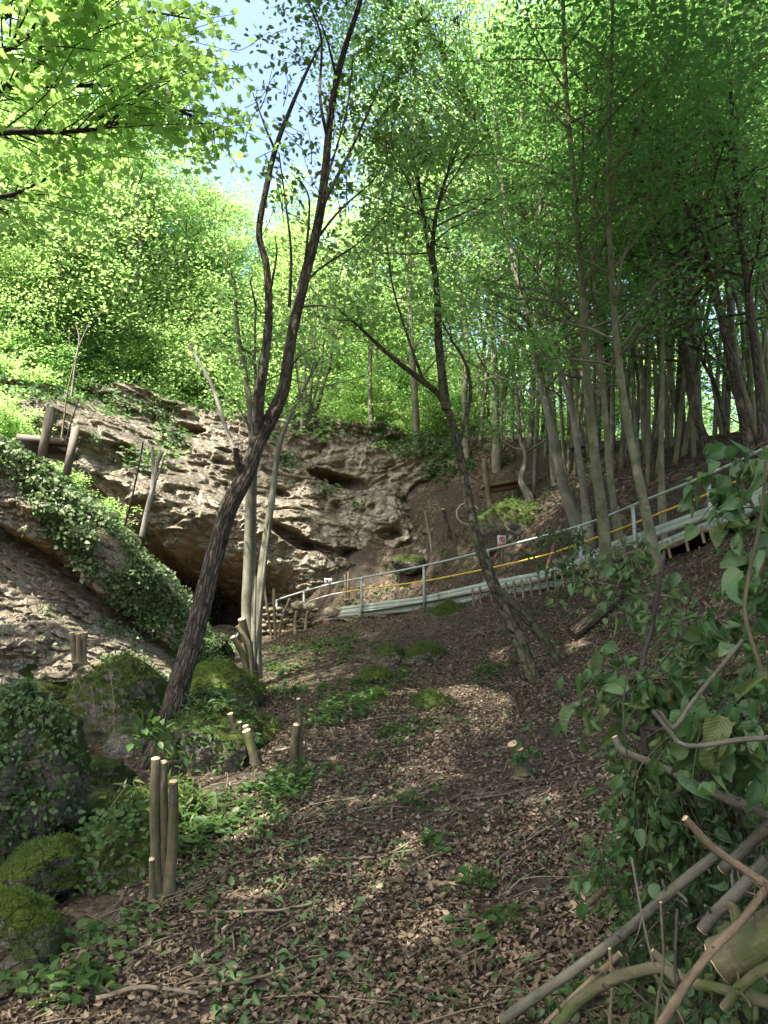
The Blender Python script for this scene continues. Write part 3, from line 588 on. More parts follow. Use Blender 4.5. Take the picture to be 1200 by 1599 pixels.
# open sky over the gorge: the crag crest and the left of the cliff
for q in ((20, 720, 13, .6), (210, 860, 14, .7), (250, 910, 14.3, .8), (270, 970, 14.5, .7), (220, 1020, 13.3, .6), (150, 1000, 12.6, .35), (60, 1000, 12, .4), (30, 960, 11.9, .35), (120, 980, 12.3, .3), (130, 690, 22.5, 2.2), (200, 760, 22.5, 2.0), (280, 800, 23, 2.2), (330, 860, 23.3, 1.6), (60, 640, 21.5, 2.5), (250, 690, 25, 1.6), (430, 860, 24.4, 1.2), (480, 820, 26, .5), (600, 720, 28, .4)):
    gap(*q)

# --- the leaning tree with two limbs
def leaning_tree():
    rg = rs(5); gw, gl = G(), G()
    tr = spl(PP([(246, 1200, 9.4), (262, 1140, 9.45), (283, 1060, 9.5), (305, 985, 9.6), (330, 890, 9.7), (355, 800, 9.8), (384, 742, 9.9), (404, 688, 10.0)]), 380)
    tube(gw, tr, spl1([.21, .155, .132, .121, .116, .112, .112, .108, .10], 380), 150, bark=.12, bs=(22, 5), seed=3)
    limb_r = spl(PP([(402, 692, 10.0), (430, 640, 10.05), (445, 600, 10.1), (455, 530, 10.2), (475, 440, 10.4), (497, 350, 10.6), (508, 270, 10.8), (518, 170, 11.0), (535, 90, 11.2), (562, 5, 11.4), (580, -60, 11.6)]), 260)
    tube(gw, limb_r, spl1([.102, .088, .078, .07, .068, .062, .055, .05, .042, .032, .02], 260), 70, bark=.12, bs=(16, 5), seed=6)
    limb_l = spl(PP([(404, 690, 10.0), (404, 630, 9.95), (412, 570, 9.9), (420, 500, 9.9), (417, 420, 9.9), (405, 365, 9.9), (415, 300, 9.9), (430, 235, 9.95), (450, 180, 10), (478, 115, 10.1), (500, 70, 10.2)]), 200)
    tube(gw, limb_l, spl1([.085, .072, .062, .05, .045, .04, .037, .033, .028, .02, .012], 200), 50, bark=.12, bs=(14, 5), seed=7)
    tw = [([(384, 745, 9.9), (372, 725, 9.8), (368, 700, 9.75)], .055, .035), ([(420, 470, 9.9), (432, 400, 9.8), (430, 370, 9.8)], .02, .006), ([(430, 235, 9.95), (415, 200, 9.9), (395, 145, 9.9)], .018, .006), ([(452, 480, 10.2), (455, 400, 10), (448, 330, 9.9), (436, 240, 9.9)], .022, .008),
          ([(475, 430, 10.4), (483, 340, 10.2), (480, 300, 10.1), (455, 270, 10)], .02, .006), ([(500, 330, 10.6), (520, 290, 10.7), (560, 210, 10.9), (600, 120, 11.2)], .035, .012), ([(490, 380, 10.5), (530, 330, 10.5), (575, 290, 10.6), (600, 260, 10.6)], .022, .006), ([(512, 220, 10.9), (500, 150, 10.8), (502, 60, 10.9), (480, 0, 11)], .026, .01),
          ([(525, 120, 11.1), (510, 60, 11), (490, 10, 11)], .02, .008), ([(495, 350, 10.6), (505, 300, 10.5), (540, 180, 10.7), (552, 90, 10.9)], .024, .009), ([(460, 480, 10.3), (500, 478, 10.2), (530, 482, 10.1)], .016, .006), ([(400, 480, 9.9), (392, 440, 9.8), (398, 430, 9.8)], .012, .005), ([(415, 540, 9.9), (395, 560, 9.8), (405, 600, 9.8)], .01, .004), ([(445, 590, 10.1), (470, 555, 10), (500, 540, 10)], .016, .005), ([(470, 450, 10.4), (500, 420, 10.3), (560, 380, 10.3), (610, 330, 10.4)], .02, .006)]
    for pts, a, b in tw:
        s = spl(PP(pts), 16); tube(gw, s, np.linspace(a, b, 16), 8, bark=.1)
    # twiggy sparse leaf sprays towards the tops
    for (px, py, d, n, sp) in ((430, 90, 10, 26, .25), (420, 170, 9.9, 22, .22), (415, 60, 10, 16, .15), (440, 140, 10, 24, .3), (455, 220, 10, 22, .3), (420, 300, 9.9, 10, .2), (470, 300, 10.1, 28, .35), (500, 180, 10.6, 45, .4), (530, 80, 11, 60, .45), (570, 60, 11.3, 70, .5), (560, 160, 11, 50, .45), (590, 200, 11, 50, .45), (600, 120, 11.2, 60, .5), (480, 30, 11, 30, .3), (545, 260, 10.7, 40, .4), (600, 290, 10.6, 40, .4), (480, 240, 10.1, 20, .3), (520, 20, 11, 50, .4), (580, 340, 10.5, 30, .4), (620, 60, 11.4, 70, .5), (600, 20, 11.4, 70, .5), (560, 110, 11.2, 60, .5), (520, 130, 10.8, 40, .4), (610, 160, 11.2, 60, .5), (590, 250, 11, 50, .45), (550, 200, 11, 50, .4)):
        c = P(px, py, d); k = max(3, n // 8)
        for _ in range(k):
            e = c + rg.normal(0, sp, 3); s0 = e + rdir(rg, 1)[0] * rg.uniform(.3, .6) + (0, .1, -.2); tube(gw, spl([s0, (s0 + e) / 2 + rg.normal(0, .04, 3), e], 6), np.linspace(.007, .003, 6), 4)
            m = n // k + 3; pp = s0 + (e - s0) * rg.uniform(.2, 1.1, m)[:, None] + rg.normal(0, .07, (m, 3)); leaves(gl, pp, rg.normal(size=(m, 3)), rg.normal(0, .6, (m, 3)) + (0, 0, 1), rg.uniform(.06, .11, m), T_hex())
    t = thing('leaning_tree', 'dark leaning tree with deeply fissured bark, forked in two limbs against the sky gap', 'tree', tr[0]); gw.build('trunk', M['bark_dark'], t); gl.build('crown', M['sparse'], t, smooth=False)
leaning_tree()

# --- trees that can be told apart on the slope
kb = dict(leaf=.12, nl=14, ntw=8, spread=.26, cull=True)
def mossy_tree():
    rg = rs(11); gw, gl = G(), G(); K = dict(leaf=.115, nl=13, ntw=8, spread=.24, cull=True, sides=20, bark=.24)
    def st(pts, a, b, n=40, **k): q = spl(PP(pts), n); kk = dict(K); kk.update(k); grow(gw, gl, q, np.linspace(a, b, n), rg, **kk)
    st([(842, 1082, 11.4), (812, 1005, 11.7), (780, 935, 11.9), (748, 850, 12.1), (728, 760, 12.3), (712, 680, 12.4), (690, 622, 12.5), (650, 588, 12.4), (605, 552, 12.3), (560, 510, 12.2), (530, 485, 12.2)], .105, .012, 80, nbr=7, start=.86, blen=1.2)
    st([(886, 1062, 11.5), (850, 1000, 11.7), (810, 950, 11.8), (770, 918, 11.9)], .075, .075, 30, nbr=1, start=.5, blen=.6, nl=1, ntw=1)
    st([(697, 640, 12.45), (686, 540, 12.5), (682, 450, 12.6), (676, 380, 12.7), (690, 300, 12.9), (720, 220, 13.2)], .075, .014, 40, nbr=18, start=.55, blen=2.2)
    st([(684, 450, 12.6), (668, 380, 12.7), (655, 290, 12.8), (640, 220, 13)], .04, .01, 24, nbr=14, start=.5, blen=1.8)
    st([(718, 690, 12.4), (735, 620, 12.4), (728, 570, 12.4), (705, 530, 12.4), (690, 500, 12.4)], .035, .01, 24, nbr=4, start=.7, blen=1.2)
    st([(660, 592, 12.4), (635, 520, 12.4), (612, 440, 12.5), (600, 340, 12.6)], .026, .007, 24, nbr=9, start=.55, blen=1.5)
    t = thing('mossy_tree', 'crooked mossy tree with two splayed feet on the leafy slope before the railing', 'tree', P(838, 1070, 11.5)); gw.build('trunk', M['bark_mossy'], t); gl.build('crown', M['crown_a'], t, smooth=False)
mossy_tree()
TR = [('stout olive trunk on the slope just before the boards, with a low leafy spray', [(950, 920, 14.2), (942, 820, 14.3), (930, 720, 14.5), (918, 600, 14.8), (912, 480, 15), (900, 330, 15.3), (886, 160, 15.6), (880, 20, 16), (878, -120, 16.3)], (.25, .06), 'bark_olive', 'crown_b', dict(nbr=30, start=.5, blen=3.2)),
      ('slim straight trunk crossing the boards, leaning towards the stout olive trunk', [(1028, 895, 12.9), (1006, 790, 13.2), (985, 690, 13.6), (968, 580, 13.9), (958, 470, 14.2), (950, 300, 14.5), (955, 100, 15), (960, -60, 15.4)], (.20, .05), 'bark_olive', 'crown_b', dict(nbr=28, start=.5, blen=3.0)),
      ('thick pale grey trunk rising behind the railing, leaning away from the crooked mossy tree', [(905, 830, 17.6), (880, 760, 17.8), (862, 670, 18), (842, 580, 18.3), (820, 480, 18.6), (795, 380, 19), (780, 250, 19.5), (770, 100, 20)], (.30, .07), 'bark_grey', 'crown_b', dict(nbr=28, start=.42, blen=3.4)),
      ('slender grey trunk right against the thick pale grey one behind the railing', [(920, 840, 17.0), (908, 740, 17.3), (895, 650, 17.7), (872, 560, 18.2), (858, 480, 18.7), (842, 380, 19), (850, 250, 19.4), (870, 120, 19.8)], (.19, .05), 'bark_grey', 'crown_b', dict(nbr=24, start=.45, blen=3)),
      ('tall thin trunk beside the stout olive trunk, running up almost parallel', [(968, 850, 15.8), (952, 740, 16), (945, 640, 16.2), (932, 500, 16.5), (925, 380, 16.8), (935, 230, 17.2), (945, 80, 17.6)], (.17, .05), 'bark_olive', 'crown_b', dict(nbr=24, start=.45, blen=2.8)),
      ('tall pale trunk on the cliff shoulder just left of the crooked mossy tree', [(652, 715, 27), (648, 620, 27.2), (640, 480, 27.6), (642, 330, 28), (648, 160, 28.6), (655, 0, 29.4), (660, -150, 30)], (.30, .07), 'bark_grey', 'crown_a', dict(nbr=46, start=.3, blen=3.6, leaf=.15)),
      ('tall slim trunk at the cliff edge right behind the upper limb of the leaning tree', [(580, 680, 29.5), (578, 560, 29.8), (585, 420, 30.2), (592, 280, 30.8), (600, 120, 31.5), (612, -40, 32)], (.24, .06), 'bark_grey', 'crown_a', dict(nbr=40, start=.35, blen=2.8, leaf=.15)),
      ('straight young trunk behind the upper railing where the yellow pipe passes', [(1035, 790, 15.6), (1033, 690, 15.8), (1035, 560, 16.1), (1035, 430, 16.4), (1045, 280, 16.8), (1060, 120, 17.2), (1070, 0, 17.5)], (.13, .04), 'bark_olive', 'crown_b', dict(nbr=22, start=.45, blen=2.6)),
      ('dark twin trunk curving over towards the gorge on the upper bank', [(1112, 720, 17.0), (1085, 640, 17.2), (1072, 560, 17.4), (1055, 440, 17.8), (1020, 330, 18.2), (985, 240, 18.6), (950, 160, 19)], (.22, .05), 'bark_dark', 'crown_b', dict(nbr=26, start=.4, blen=3.2)),
      ('dark trunk with a long sweeping curve near the upper end of the railing', [(1172, 700, 15.6), (1150, 600, 15.8), (1128, 500, 16), (1104, 400, 16.3), (1070, 320, 16.6), (1030, 240, 17), (960, 170, 17.6), (880, 100, 18)], (.22, .05), 'bark_dark', 'crown_b', dict(nbr=26, start=.45, blen=3.2)),
      ('dark upright trunk at the very top of the handrail by the frame edge', [(1192, 690, 15.4), (1180, 560, 15.6), (1165, 430, 15.9), (1150, 300, 16.2), (1142, 150, 16.6), (1135, 0, 17)], (.18, .06), 'bark_dark', 'crown_b', dict(nbr=26, start=.4, blen=3.0)),
      ('curved grey trunk bending at the foot beside the plank bench', [(826, 775, 22), (814, 750, 22.1), (822, 715, 22.2), (812, 680, 22.4), (806, 600, 22.8), (790, 520, 23.2), (775, 400, 23.6), (760, 250, 24)], (.20, .05), 'bark_grey', 'crown_b', dict(nbr=24, start=.4, blen=3)),
      ('pale straight trunk behind the plank bench on the cliff shoulder', [(776, 715, 25), (775, 640, 25.2), (772, 540, 25.6), (758, 420, 26), (745, 280, 26.5), (735, 130, 27)], (.28, .07), 'bark_grey', 'crown_a', dict(nbr=26, start=.35, blen=3.4)),
      ('pair leaning grey trunk at the cliff shoulder behind the crooked mossy tree', [(728, 700, 26), (726, 620, 26.2), (730, 540, 26.5), (715, 430, 27), (700, 300, 27.4), (690, 160, 28)], (.24, .06), 'bark_grey', 'crown_a', dict(nbr=24, start=.35, blen=3.2)),
      ('slim leaning trunk between the two slender trunks on the bank top', [(1010, 715, 19), (1004, 640, 19.2), (1000, 540, 19.5), (990, 420, 20), (978, 300, 20.4), (970, 150, 21)], (.16, .05), 'bark_olive', 'crown_b', dict(nbr=22, start=.4, blen=2.8)),
      ('broad dark trunk with swollen foot on the bank above the yellow pipe', [(1065, 700, 19.5), (1062, 620, 19.7), (1068, 520, 20), (1075, 400, 20.4), (1090, 250, 21), (1110, 100, 21.5)], (.32, .07), 'bark_dark', 'crown_b', dict(nbr=26, start=.38, blen=3.2)),
      ('thin bowed trunk arching across the others near the upper bank', [(1140, 705, 18), (1120, 610, 18.2), (1095, 560, 18.4), (1060, 470, 18.6), (1010, 370, 19), (940, 250, 19.5)], (.12, .035), 'bark_dark', 'crown_b', dict(nbr=20, start=.45, blen=2.6))]
for k, (lab, pts, w, bk, cr, kw) in enumerate(TR):
    kk = dict(kb); kk.update(kw); tree(lab, pts, w, bk, cr, 30 + k, sides=12, bark=.08, **kk)

# --- coppice clump with cut poles by the cave mouth
def clump(label, stems, bark, crown, seed, cuts=(), name='coppice_tree', **k):
    rg = rs(seed); gw, gl = G(), G()
    for pts, a, b, kw in stems:
        s = spl(PP(pts), 30)
        kk = dict(leaf=.12, nl=9, ntw=5, nbr=12, start=.55, blen=1.6, sides=10, bark=.1); kk.update(k); kk.update(kw)
        if kk['nbr'] == 0: tube(gw, s, np.linspace(a, b, 30), 10, cap=True, bark=.1, seed=seed)
        else: grow(gw, gl, s, np.linspace(a, b, 30), rg, **kk)
    t = thing(name, label, 'tree', P(*stems[0][0][0])); gw.build('trunk', M[bark], t)
    if gl.n: gl.build('crown', M[crown], t, smooth=False)
    for pts, a in cuts:
        s = spl(PP(pts), 12); g = G(); tube(g, s, np.linspace(a * 1.2, a, 12), 12, bark=.12, seed=seed); o = g.build('cut_stem', M['bark_cut'], t)
        g = G(); disc(g, s[-1], s[-1] - s[-2], a * .95); c = g.build('cut_face', M['cut'], o); c.location = (0, 0, 0)
clump('grey coppice clump of tall stems with sawn poles at its foot beside the cave mouth', [([(396, 1060, 14), (386, 960, 14), (388, 880, 14), (390, 780, 14), (394, 690, 14), (386, 600, 14.1), (372, 520, 14.2), (366, 440, 14.3)], .11, .03, {}), ([(402, 1060, 14), (402, 980, 14), (412, 870, 14), (425, 780, 14), (438, 690, 14.1), (468, 620, 14.3), (500, 560, 14.6)], .10, .02, dict(start=.75)),
      ([(398, 1055, 13.9), (396, 950, 14), (397, 860, 14.1), (398, 760, 14.1), (402, 640, 14.2), (398, 560, 14.3), (400, 470, 14.4)], .06, .02, {}), ([(404, 1050, 13.8), (404, 980, 13.8), (414, 880, 13.9), (424, 800, 13.9)], .03, .02, dict(nbr=0)), ([(398, 1040, 13.8), (398, 960, 13.7), (400, 900, 13.7)], .03, .02, dict(nbr=0))], 'bark_grey', 'crown_a', 71,
      cuts=(([(398, 1062, 13.9), (388, 1010, 13.8), (378, 967, 13.7)], .07), ([(390, 1055, 13.8), (378, 1020, 13.7), (364, 995, 13.6)], .05), ([(396, 1058, 13.7), (390, 1010, 13.6), (371, 978, 13.6)], .04)))
clump('bundle of slim grey stems sprouting together on the cliff edge above the cave', [([(470 + 3 * i, 690 - i * 4, 28.2 + .1 * i), (472 + 4 * i, 640, 28.3 + .1 * i), (462 + 9 * i + (i % 3) * 5, 560, 28.6), (455 + 14 * i, 470 - 9 * (i % 2), 29), (450 + 19 * i, 380, 29.4)], .07, .025, dict(blen=2.2, nbr=10)) for i in range(7)], 'bark_grey', 'crown_a', 72)
clump('pale dead sapling with bare forked twigs above the ivy crest', [([(112, 620, 19), (118, 570, 19), (124, 530, 19), (118, 505, 19)], .03, .012, dict(nbr=0)), ([(122, 545, 19), (132, 522, 19), (140, 505, 19)], .018, .008, dict(nbr=0)), ([(122, 560, 19), (110, 540, 19), (108, 520, 19)], .015, .006, dict(nbr=0))], 'bark_pale', 'crown_a', 73, name='sapling')
clump('pale leaning dead pole standing between cliff and leaning tree', [([(367, 706, 12.5), (350, 660, 12.6), (330, 600, 12.7), (308, 560, 12.8), (296, 540, 12.9)], .035, .02, dict(nbr=0))], 'bark_pale', 'crown_a', 74, name='sapling')
clump('white barked forked sapling growing out of the crest in front of the cliff', [([(222, 838, 14.3), (232, 790, 14.3), (240, 760, 14.3), (246, 725, 14.3), (254, 705, 14.3)], .055, .035, dict(nbr=0)), ([(237, 770, 14.3), (240, 740, 14.3), (239, 715, 14.3), (238, 698, 14.3)], .04, .03, dict(nbr=0)), ([(238, 765, 14.3), (252, 730, 14.25), (258, 712, 14.2)], .02, .012, dict(nbr=4, blen=.5, nl=5, ntw=2, start=.5))], 'bark_pale', 'crown_a', 75, name='sapling')
clump('thin dark bare stem beside the white barked sapling', [([(190, 838, 14.2), (206, 780, 14.2), (219, 718, 14.2), (224, 690, 14.2)], .022, .014, dict(nbr=0))], 'bark_black', 'crown_a', 76, name='sapling')
clump('thin pale stem beside the grey shelter posts', [([(96, 690, 17.5), (101, 650, 17.5), (106, 610, 17.5), (118, 560, 17.6)], .025, .012, dict(nbr=0))], 'bark_tan', 'crown_a', 77, name='sapling')
clump('thin dark stem crossing between the two shelter posts', [([(100, 702, 17.4), (110, 665, 17.4), (124, 622, 17.4)], .02, .012, dict(nbr=0))], 'bark_black', 'crown_a', 78, name='sapling')

# --- near maple boughs reaching in over the gorge
def maple():
    rg = rs(91); gw, gl = G(), G()
    base = np.array((-6.0, 3.2, H1(-6, 3.2)))
    trunk = spl([base, base + (.1, .1, 2.5), base + (.2, .3, 5), base + (.1, .6, 8.5), base + (.3, 1, 11.5)], 30); tube(gw, trunk, np.linspace(.22, .06, 30), 14, bark=.1)
    bo = [[(-6, 3.3, 4.6), *[tuple(P(*q)) for q in ((-150, 230, 6.2), (0, 208, 6.4), (100, 206, 6.7), (170, 198, 7.0), (250, 168, 7.6), (315, 185, 8.2))]],
          [(-5.9, 3.5, 5.8), *[tuple(P(*q)) for q in ((-120, 180, 6.2), (0, 140, 6.2), (60, 100, 6.4), (130, 50, 6.8), (220, 20, 7.4), (300, 30, 8))]],
          [(-5.9, 3.4, 5.4), *[tuple(P(*q)) for q in ((-140, 160, 6.6), (0, 138, 6.9), (130, 134, 7.4), (230, 140, 8), (310, 190, 8.8), (370, 215, 9.2))]],
          [(-5.9, 3.5, 5.5), *[tuple(P(*q)) for q in ((-140, 100, 5.8), (0, 80, 5.8), (50, 50, 5.9), (80, 20, 6), (140, -40, 6.2))]],
          [(-6, 3.3, 3.9), *[tuple(P(*q)) for q in ((-140, 310, 7.6), (0, 308, 7.8), (60, 285, 8.0), (120, 262, 8.4), (180, 240, 8.8))]],
          [(-5.9, 3.5, 6.6), *[tuple(P(*q)) for q in ((-100, 40, 7.2), (60, 0, 7.4), (180, 60, 8), (260, 100, 8.6), (320, 125, 9.1))]]]
    pos = []; ax = []
    for b in bo:
        s = spl(b, 40); tube(gw, s, np.linspace(.035, .008, 40), 7)
        for k in range(46):
            u = rg.uniform(.28, 1) * 38; j = int(u); q0 = s[j]; bd = s[min(39, j + 1)] - s[j - 1]; bd /= np.linalg.norm(bd); sd = np.cross(bd, (0, 0, 1.0)); sd /= np.linalg.norm(sd)
            td = bd * .7 + sd * rg.choice((-1, 1)) * rg.uniform(.5, 1) + (0, 0, rg.uniform(-.35, .5)); td /= np.linalg.norm(td); L = rg.uniform(.5, 1.3) * (1 if u < 27 else .55)
            e = spl([q0, q0 + td * L * .5 + rg.normal(0, .05, 3), q0 + td * L + (0, 0, -.1)], 7); tube(gw, e, np.linspace(.008, .003, 7), 4)
            n = 19; uu = rg.uniform(.15, 1.05, n)[:, None]; pos.append(q0 + (e[-1] - q0) * uu + rg.normal(0, .11, (n, 3))); ax.append(td * .6 + rg.normal(0, .7, (n, 3)) + (0, 0, -.25))
    pos = np.concatenate(pos); ax = np.concatenate(ax); leaves(gl, pos, ax, rg.normal(0, .42, (len(pos), 3)) + (0, 0, 1), rg.uniform(.06, .115, len(pos)), T_maple())
    t = thing('maple_tree', 'near maple whose bright lobed leaves hang over the gorge beside the sky gap', 'tree', base); gw.build('trunk', M['bark_black'], t); gl.build('crown', M['crown_m'], t, smooth=False)
maple()

# --- repeats of the wood: a few kinds, copied
def proto(seed, h, nbr, start, blen, bark, crown, leaf=.155, ntw=8, nl=18, w=.2, lean=.6, stems=1, spread=.32):
    rg = rs(seed); gw, gl = G(), G()
    for s in range(stems):
        a = rg.uniform(0, 6.28); e = np.array((math.cos(a), math.sin(a), 0)) * lean * (1 if stems == 1 else 1.6); o = e * .1 * (stems > 1)
        tr = spl([o + (0, 0, -.4), o + e * .25 + (rg.normal(0, .1), rg.normal(0, .1), h * .25), e * .55 + (rg.normal(0, .24), rg.normal(0, .24), h * .5), e * .8 + (rg.normal(0, .24), rg.normal(0, .24), h * .78), e + (0, 0, h)], 26)
        grow(gw, gl, tr, np.linspace(w / 2, .012, 26), rg, nbr=nbr, start=start, blen=blen, ntw=ntw, nl=nl, leaf=leaf, spread=spread, sides=7)
    return gw.mesh('trunk', M[bark]), gl.mesh('crown', M[crown], False)
PR = {'a': [proto(201, 12, 30, .3, 2.8, 'bark_grey', 'crown_a'), proto(202, 13, 34, .22, 3.0, 'bark_grey', 'crown_a', lean=1.2), proto(203, 10, 26, .2, 2.6, 'bark_olive', 'crown_a', stems=2), proto(207, 12, 36, .15, 3.0, 'bark_grey', 'crown_a', lean=.9)],
      'b': [proto(204, 14, 30, .4, 3.0, 'bark_dark', 'crown_b'), proto(205, 13, 28, .35, 2.9, 'bark_olive', 'crown_b', lean=1.5), proto(206, 14, 26, .45, 2.8, 'bark_grey', 'crown_b', stems=2)],
      's': [proto(211, 2.2, 16, .1, 1.0, 'bark_olive', 'crown_a', leaf=.11, ntw=6, nl=14, w=.04, lean=.4, spread=.14), proto(212, 1.6, 14, .1, .9, 'bark_olive', 'crown_a', leaf=.10, ntw=6, nl=14, w=.03, lean=.5, stems=2, spread=.14), proto(213, 2.6, 15, .25, 1.0, 'bark_grey', 'crown_b', leaf=.11, ntw=6, nl=13, w=.04, lean=.5, spread=.14)]}
def put(kind, v, x, y, s, rz, name, label, cat, group, sink=.0):
    t = thing(name, label, cat, (x, y, H1(x, y) - sink), group); t.rotation_euler.z = rz; t.scale = (s, s, s)
    for nm, me in zip(('trunk', 'crown'), PR[kind][v]):
        o = bpy.data.objects.new(nm, me); C.objects.link(o); o.parent = t
def skyline(px):                          # the gap over the gorge: how high the wood may stand there
    return float(np.interp(px, [-300, 190, 235, 300, 325, 345, 480, 520, 560], [-400, -200, 300, 335, 250, 235, 240, -100, -400]))
rg = rs(301); placed = []
def top_px(x, y, z):
    v = np.array((x, y, z)) - CAM; d = v @ FW; return 600 + FPX * (v @ RT) / d, 800 - FPX * (v @ UP) / d, d
cnt = 0
for k in range(4000):
    if cnt >= 230: break
    y = rg.uniform(19, 60); x = rg.uniform(-.68, .68) * y
    px, _, d = top_px(x, y, 5)
    if px < 720: yc = float(np.interp(px, [-300, 0, 60, 130, 300, 500, 600, 700, 760], [23.5, 24, 25, 27, 30, 31.5, 31.5, 29, 27]))
    else: yc = float(np.interp(px, [720, 800, 900, 1000, 1100, 1200, 1400], [27, 24.5, 22.5, 20, 18.6, 17.2, 16]))
    if y < yc: continue
    sp = (1.35 if y < 36 else 2.2) if px < 640 else (1.7 if y < 25 else 2.9)
    if px > 640 and y > 31: continue
    if any((x - a) ** 2 + (y - b) ** 2 < sp * sp for a, b in placed): continue
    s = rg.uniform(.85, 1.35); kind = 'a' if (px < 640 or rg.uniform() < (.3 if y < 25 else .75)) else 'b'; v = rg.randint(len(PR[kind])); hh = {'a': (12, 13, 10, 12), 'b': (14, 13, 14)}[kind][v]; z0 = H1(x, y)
    ok = False
    for tr_ in range(9):
        lim = min(skyline(px + o * 2.0 * s * FPX / d) for o in (-1, -.5, 0, .5, 1))
        if top_px(x, y, z0 + hh * s + 1.7)[1] > lim: ok = True; break
        s *= .87
    if not ok or s < .38: continue
    if 180 < px < 520 and y < 36 and s > .9: s = .9
    placed.append((x, y)); cnt += 1
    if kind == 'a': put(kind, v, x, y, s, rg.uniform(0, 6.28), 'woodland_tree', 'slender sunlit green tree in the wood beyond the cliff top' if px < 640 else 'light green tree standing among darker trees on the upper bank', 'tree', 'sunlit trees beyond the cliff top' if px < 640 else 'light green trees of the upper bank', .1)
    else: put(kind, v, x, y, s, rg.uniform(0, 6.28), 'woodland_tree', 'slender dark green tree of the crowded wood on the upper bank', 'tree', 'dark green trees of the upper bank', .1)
# a skirt of young leafy trees at the edge, crowned to the ground
PR['y'] = [proto(221, 5.0, 24, .04, 2.0, 'bark_grey', 'crown_a', leaf=.135, ntw=8, nl=15, w=.08, spread=.26), proto(222, 6.5, 28, .06, 2.2, 'bark_olive', 'crown_a', leaf=.135, ntw=8, nl=15, w=.09, spread=.28, lean=.9)]
for k in range(70):
    px = rg.uniform(-90, 720) if k < 58 else rg.uniform(720, 1000); d = float(np.interp(px, [-90, 0, 130, 300, 500, 600, 700, 760, 1000], [22.5, 24, 27, 30, 31.5, 31.5, 29.5, 28, 25])) + rg.uniform(0, 5) + (3 if px > 720 else 0)
    if 420 < px < 640: d += 2
    p = P(px, 640, d); put('y', rg.randint(2), p[0], p[1], rg.uniform(.55, 1.05) * (.8 if 420 < px < 720 else 1), rg.uniform(0, 6.28), 'young_tree', 'young bushy tree leafy down to the ground at the edge of the wood', 'tree', 'young bushy trees at the wood edge', .1)
for k in range(12):
    px = 110 + 240 * ((k * .618) % 1); p = P(px, 640, rg.uniform(30.5, 37)); put('y', k % 2, p[0], p[1], rg.uniform(1.05, 1.45), rg.uniform(0, 6.28), 'young_tree', 'young bushy tree leafy down to the ground at the edge of the wood', 'tree', 'young bushy trees at the wood edge', .1)
for k in range(34):
    px = 660 + 680 * ((k * .618) % 1); p = P(px, 640, rg.uniform(41, 52)); put('y', k % 2, p[0], p[1], rg.uniform(1.3, 2.0), rg.uniform(0, 6.28), 'young_tree', 'bright bushy tree glimpsed between the trunks beyond the upper bank', 'tree', 'bushy trees beyond the upper bank', .1)
# slim stems crowding the upper bank
PR['c'] = [proto(231, 14, 16, .45, 2.2, 'bark_olive', 'crown_a', leaf=.13, ntw=7, nl=14, w=.13, lean=1.6, spread=.24), proto(232, 15, 15, .5, 2.2, 'bark_grey', 'crown_b', leaf=.13, ntw=7, nl=14, w=.15, lean=2.4, spread=.24), proto(233, 13, 16, .45, 2.0, 'bark_olive', 'crown_b', leaf=.13, ntw=7, nl=14, w=.12, lean=2.2, spread=.24, stems=3)]
for k in range(46):
    px = 730 + 560 * ((k * .618) % 1); d = float(np.interp(px, [720, 800, 900, 1000, 1100, 1200, 1300], [26, 23.5, 20.5, 18.5, 17, 16, 15.5])) + rg.uniform(0, 5.5)
    p = P(px, 700, d); put('c', rg.randint(3), p[0], p[1], rg.uniform(.85, 1.15), rg.uniform(1.9, 4.4), 'slim_tree', 'slim pale stemmed tree crowding the upper bank above the railing', 'tree', 'slim stems of the upper bank', .1)
# shrubs along the cliff top and on the bank
for k in range(95):
    px = rg.uniform(-60, 760); d = float(np.interp(px, [-60, 0, 130, 300, 500, 600, 700, 760], [22, 22.8, 25.6, 28.3, 29.8, 29.8, 28, 26.5])) + rg.uniform(-.2, 3.5)
    p = P(px, 640, d); put('s', rg.randint(3), p[0], p[1], rg.uniform(.6, 1.25) * (1.15 if px < 150 else 1), rg.uniform(0, 6.28), 'shrub', 'small leafy shrub on the cliff top under the trees', 'shrub', 'shrubs along the cliff top', .05)
for k in range(26):
    px = rg.uniform(-80, 170); d = rg.uniform(17.5, 21.5); p = P(px, 640, d); put('s', rg.randint(2), p[0], p[1], rg.uniform(.5, .9), rg.uniform(0, 6.28), 'shrub', 'low sunlit shrub on the slope above the wooden shelter', 'shrub', 'shrubs above the wooden shelter', .05)

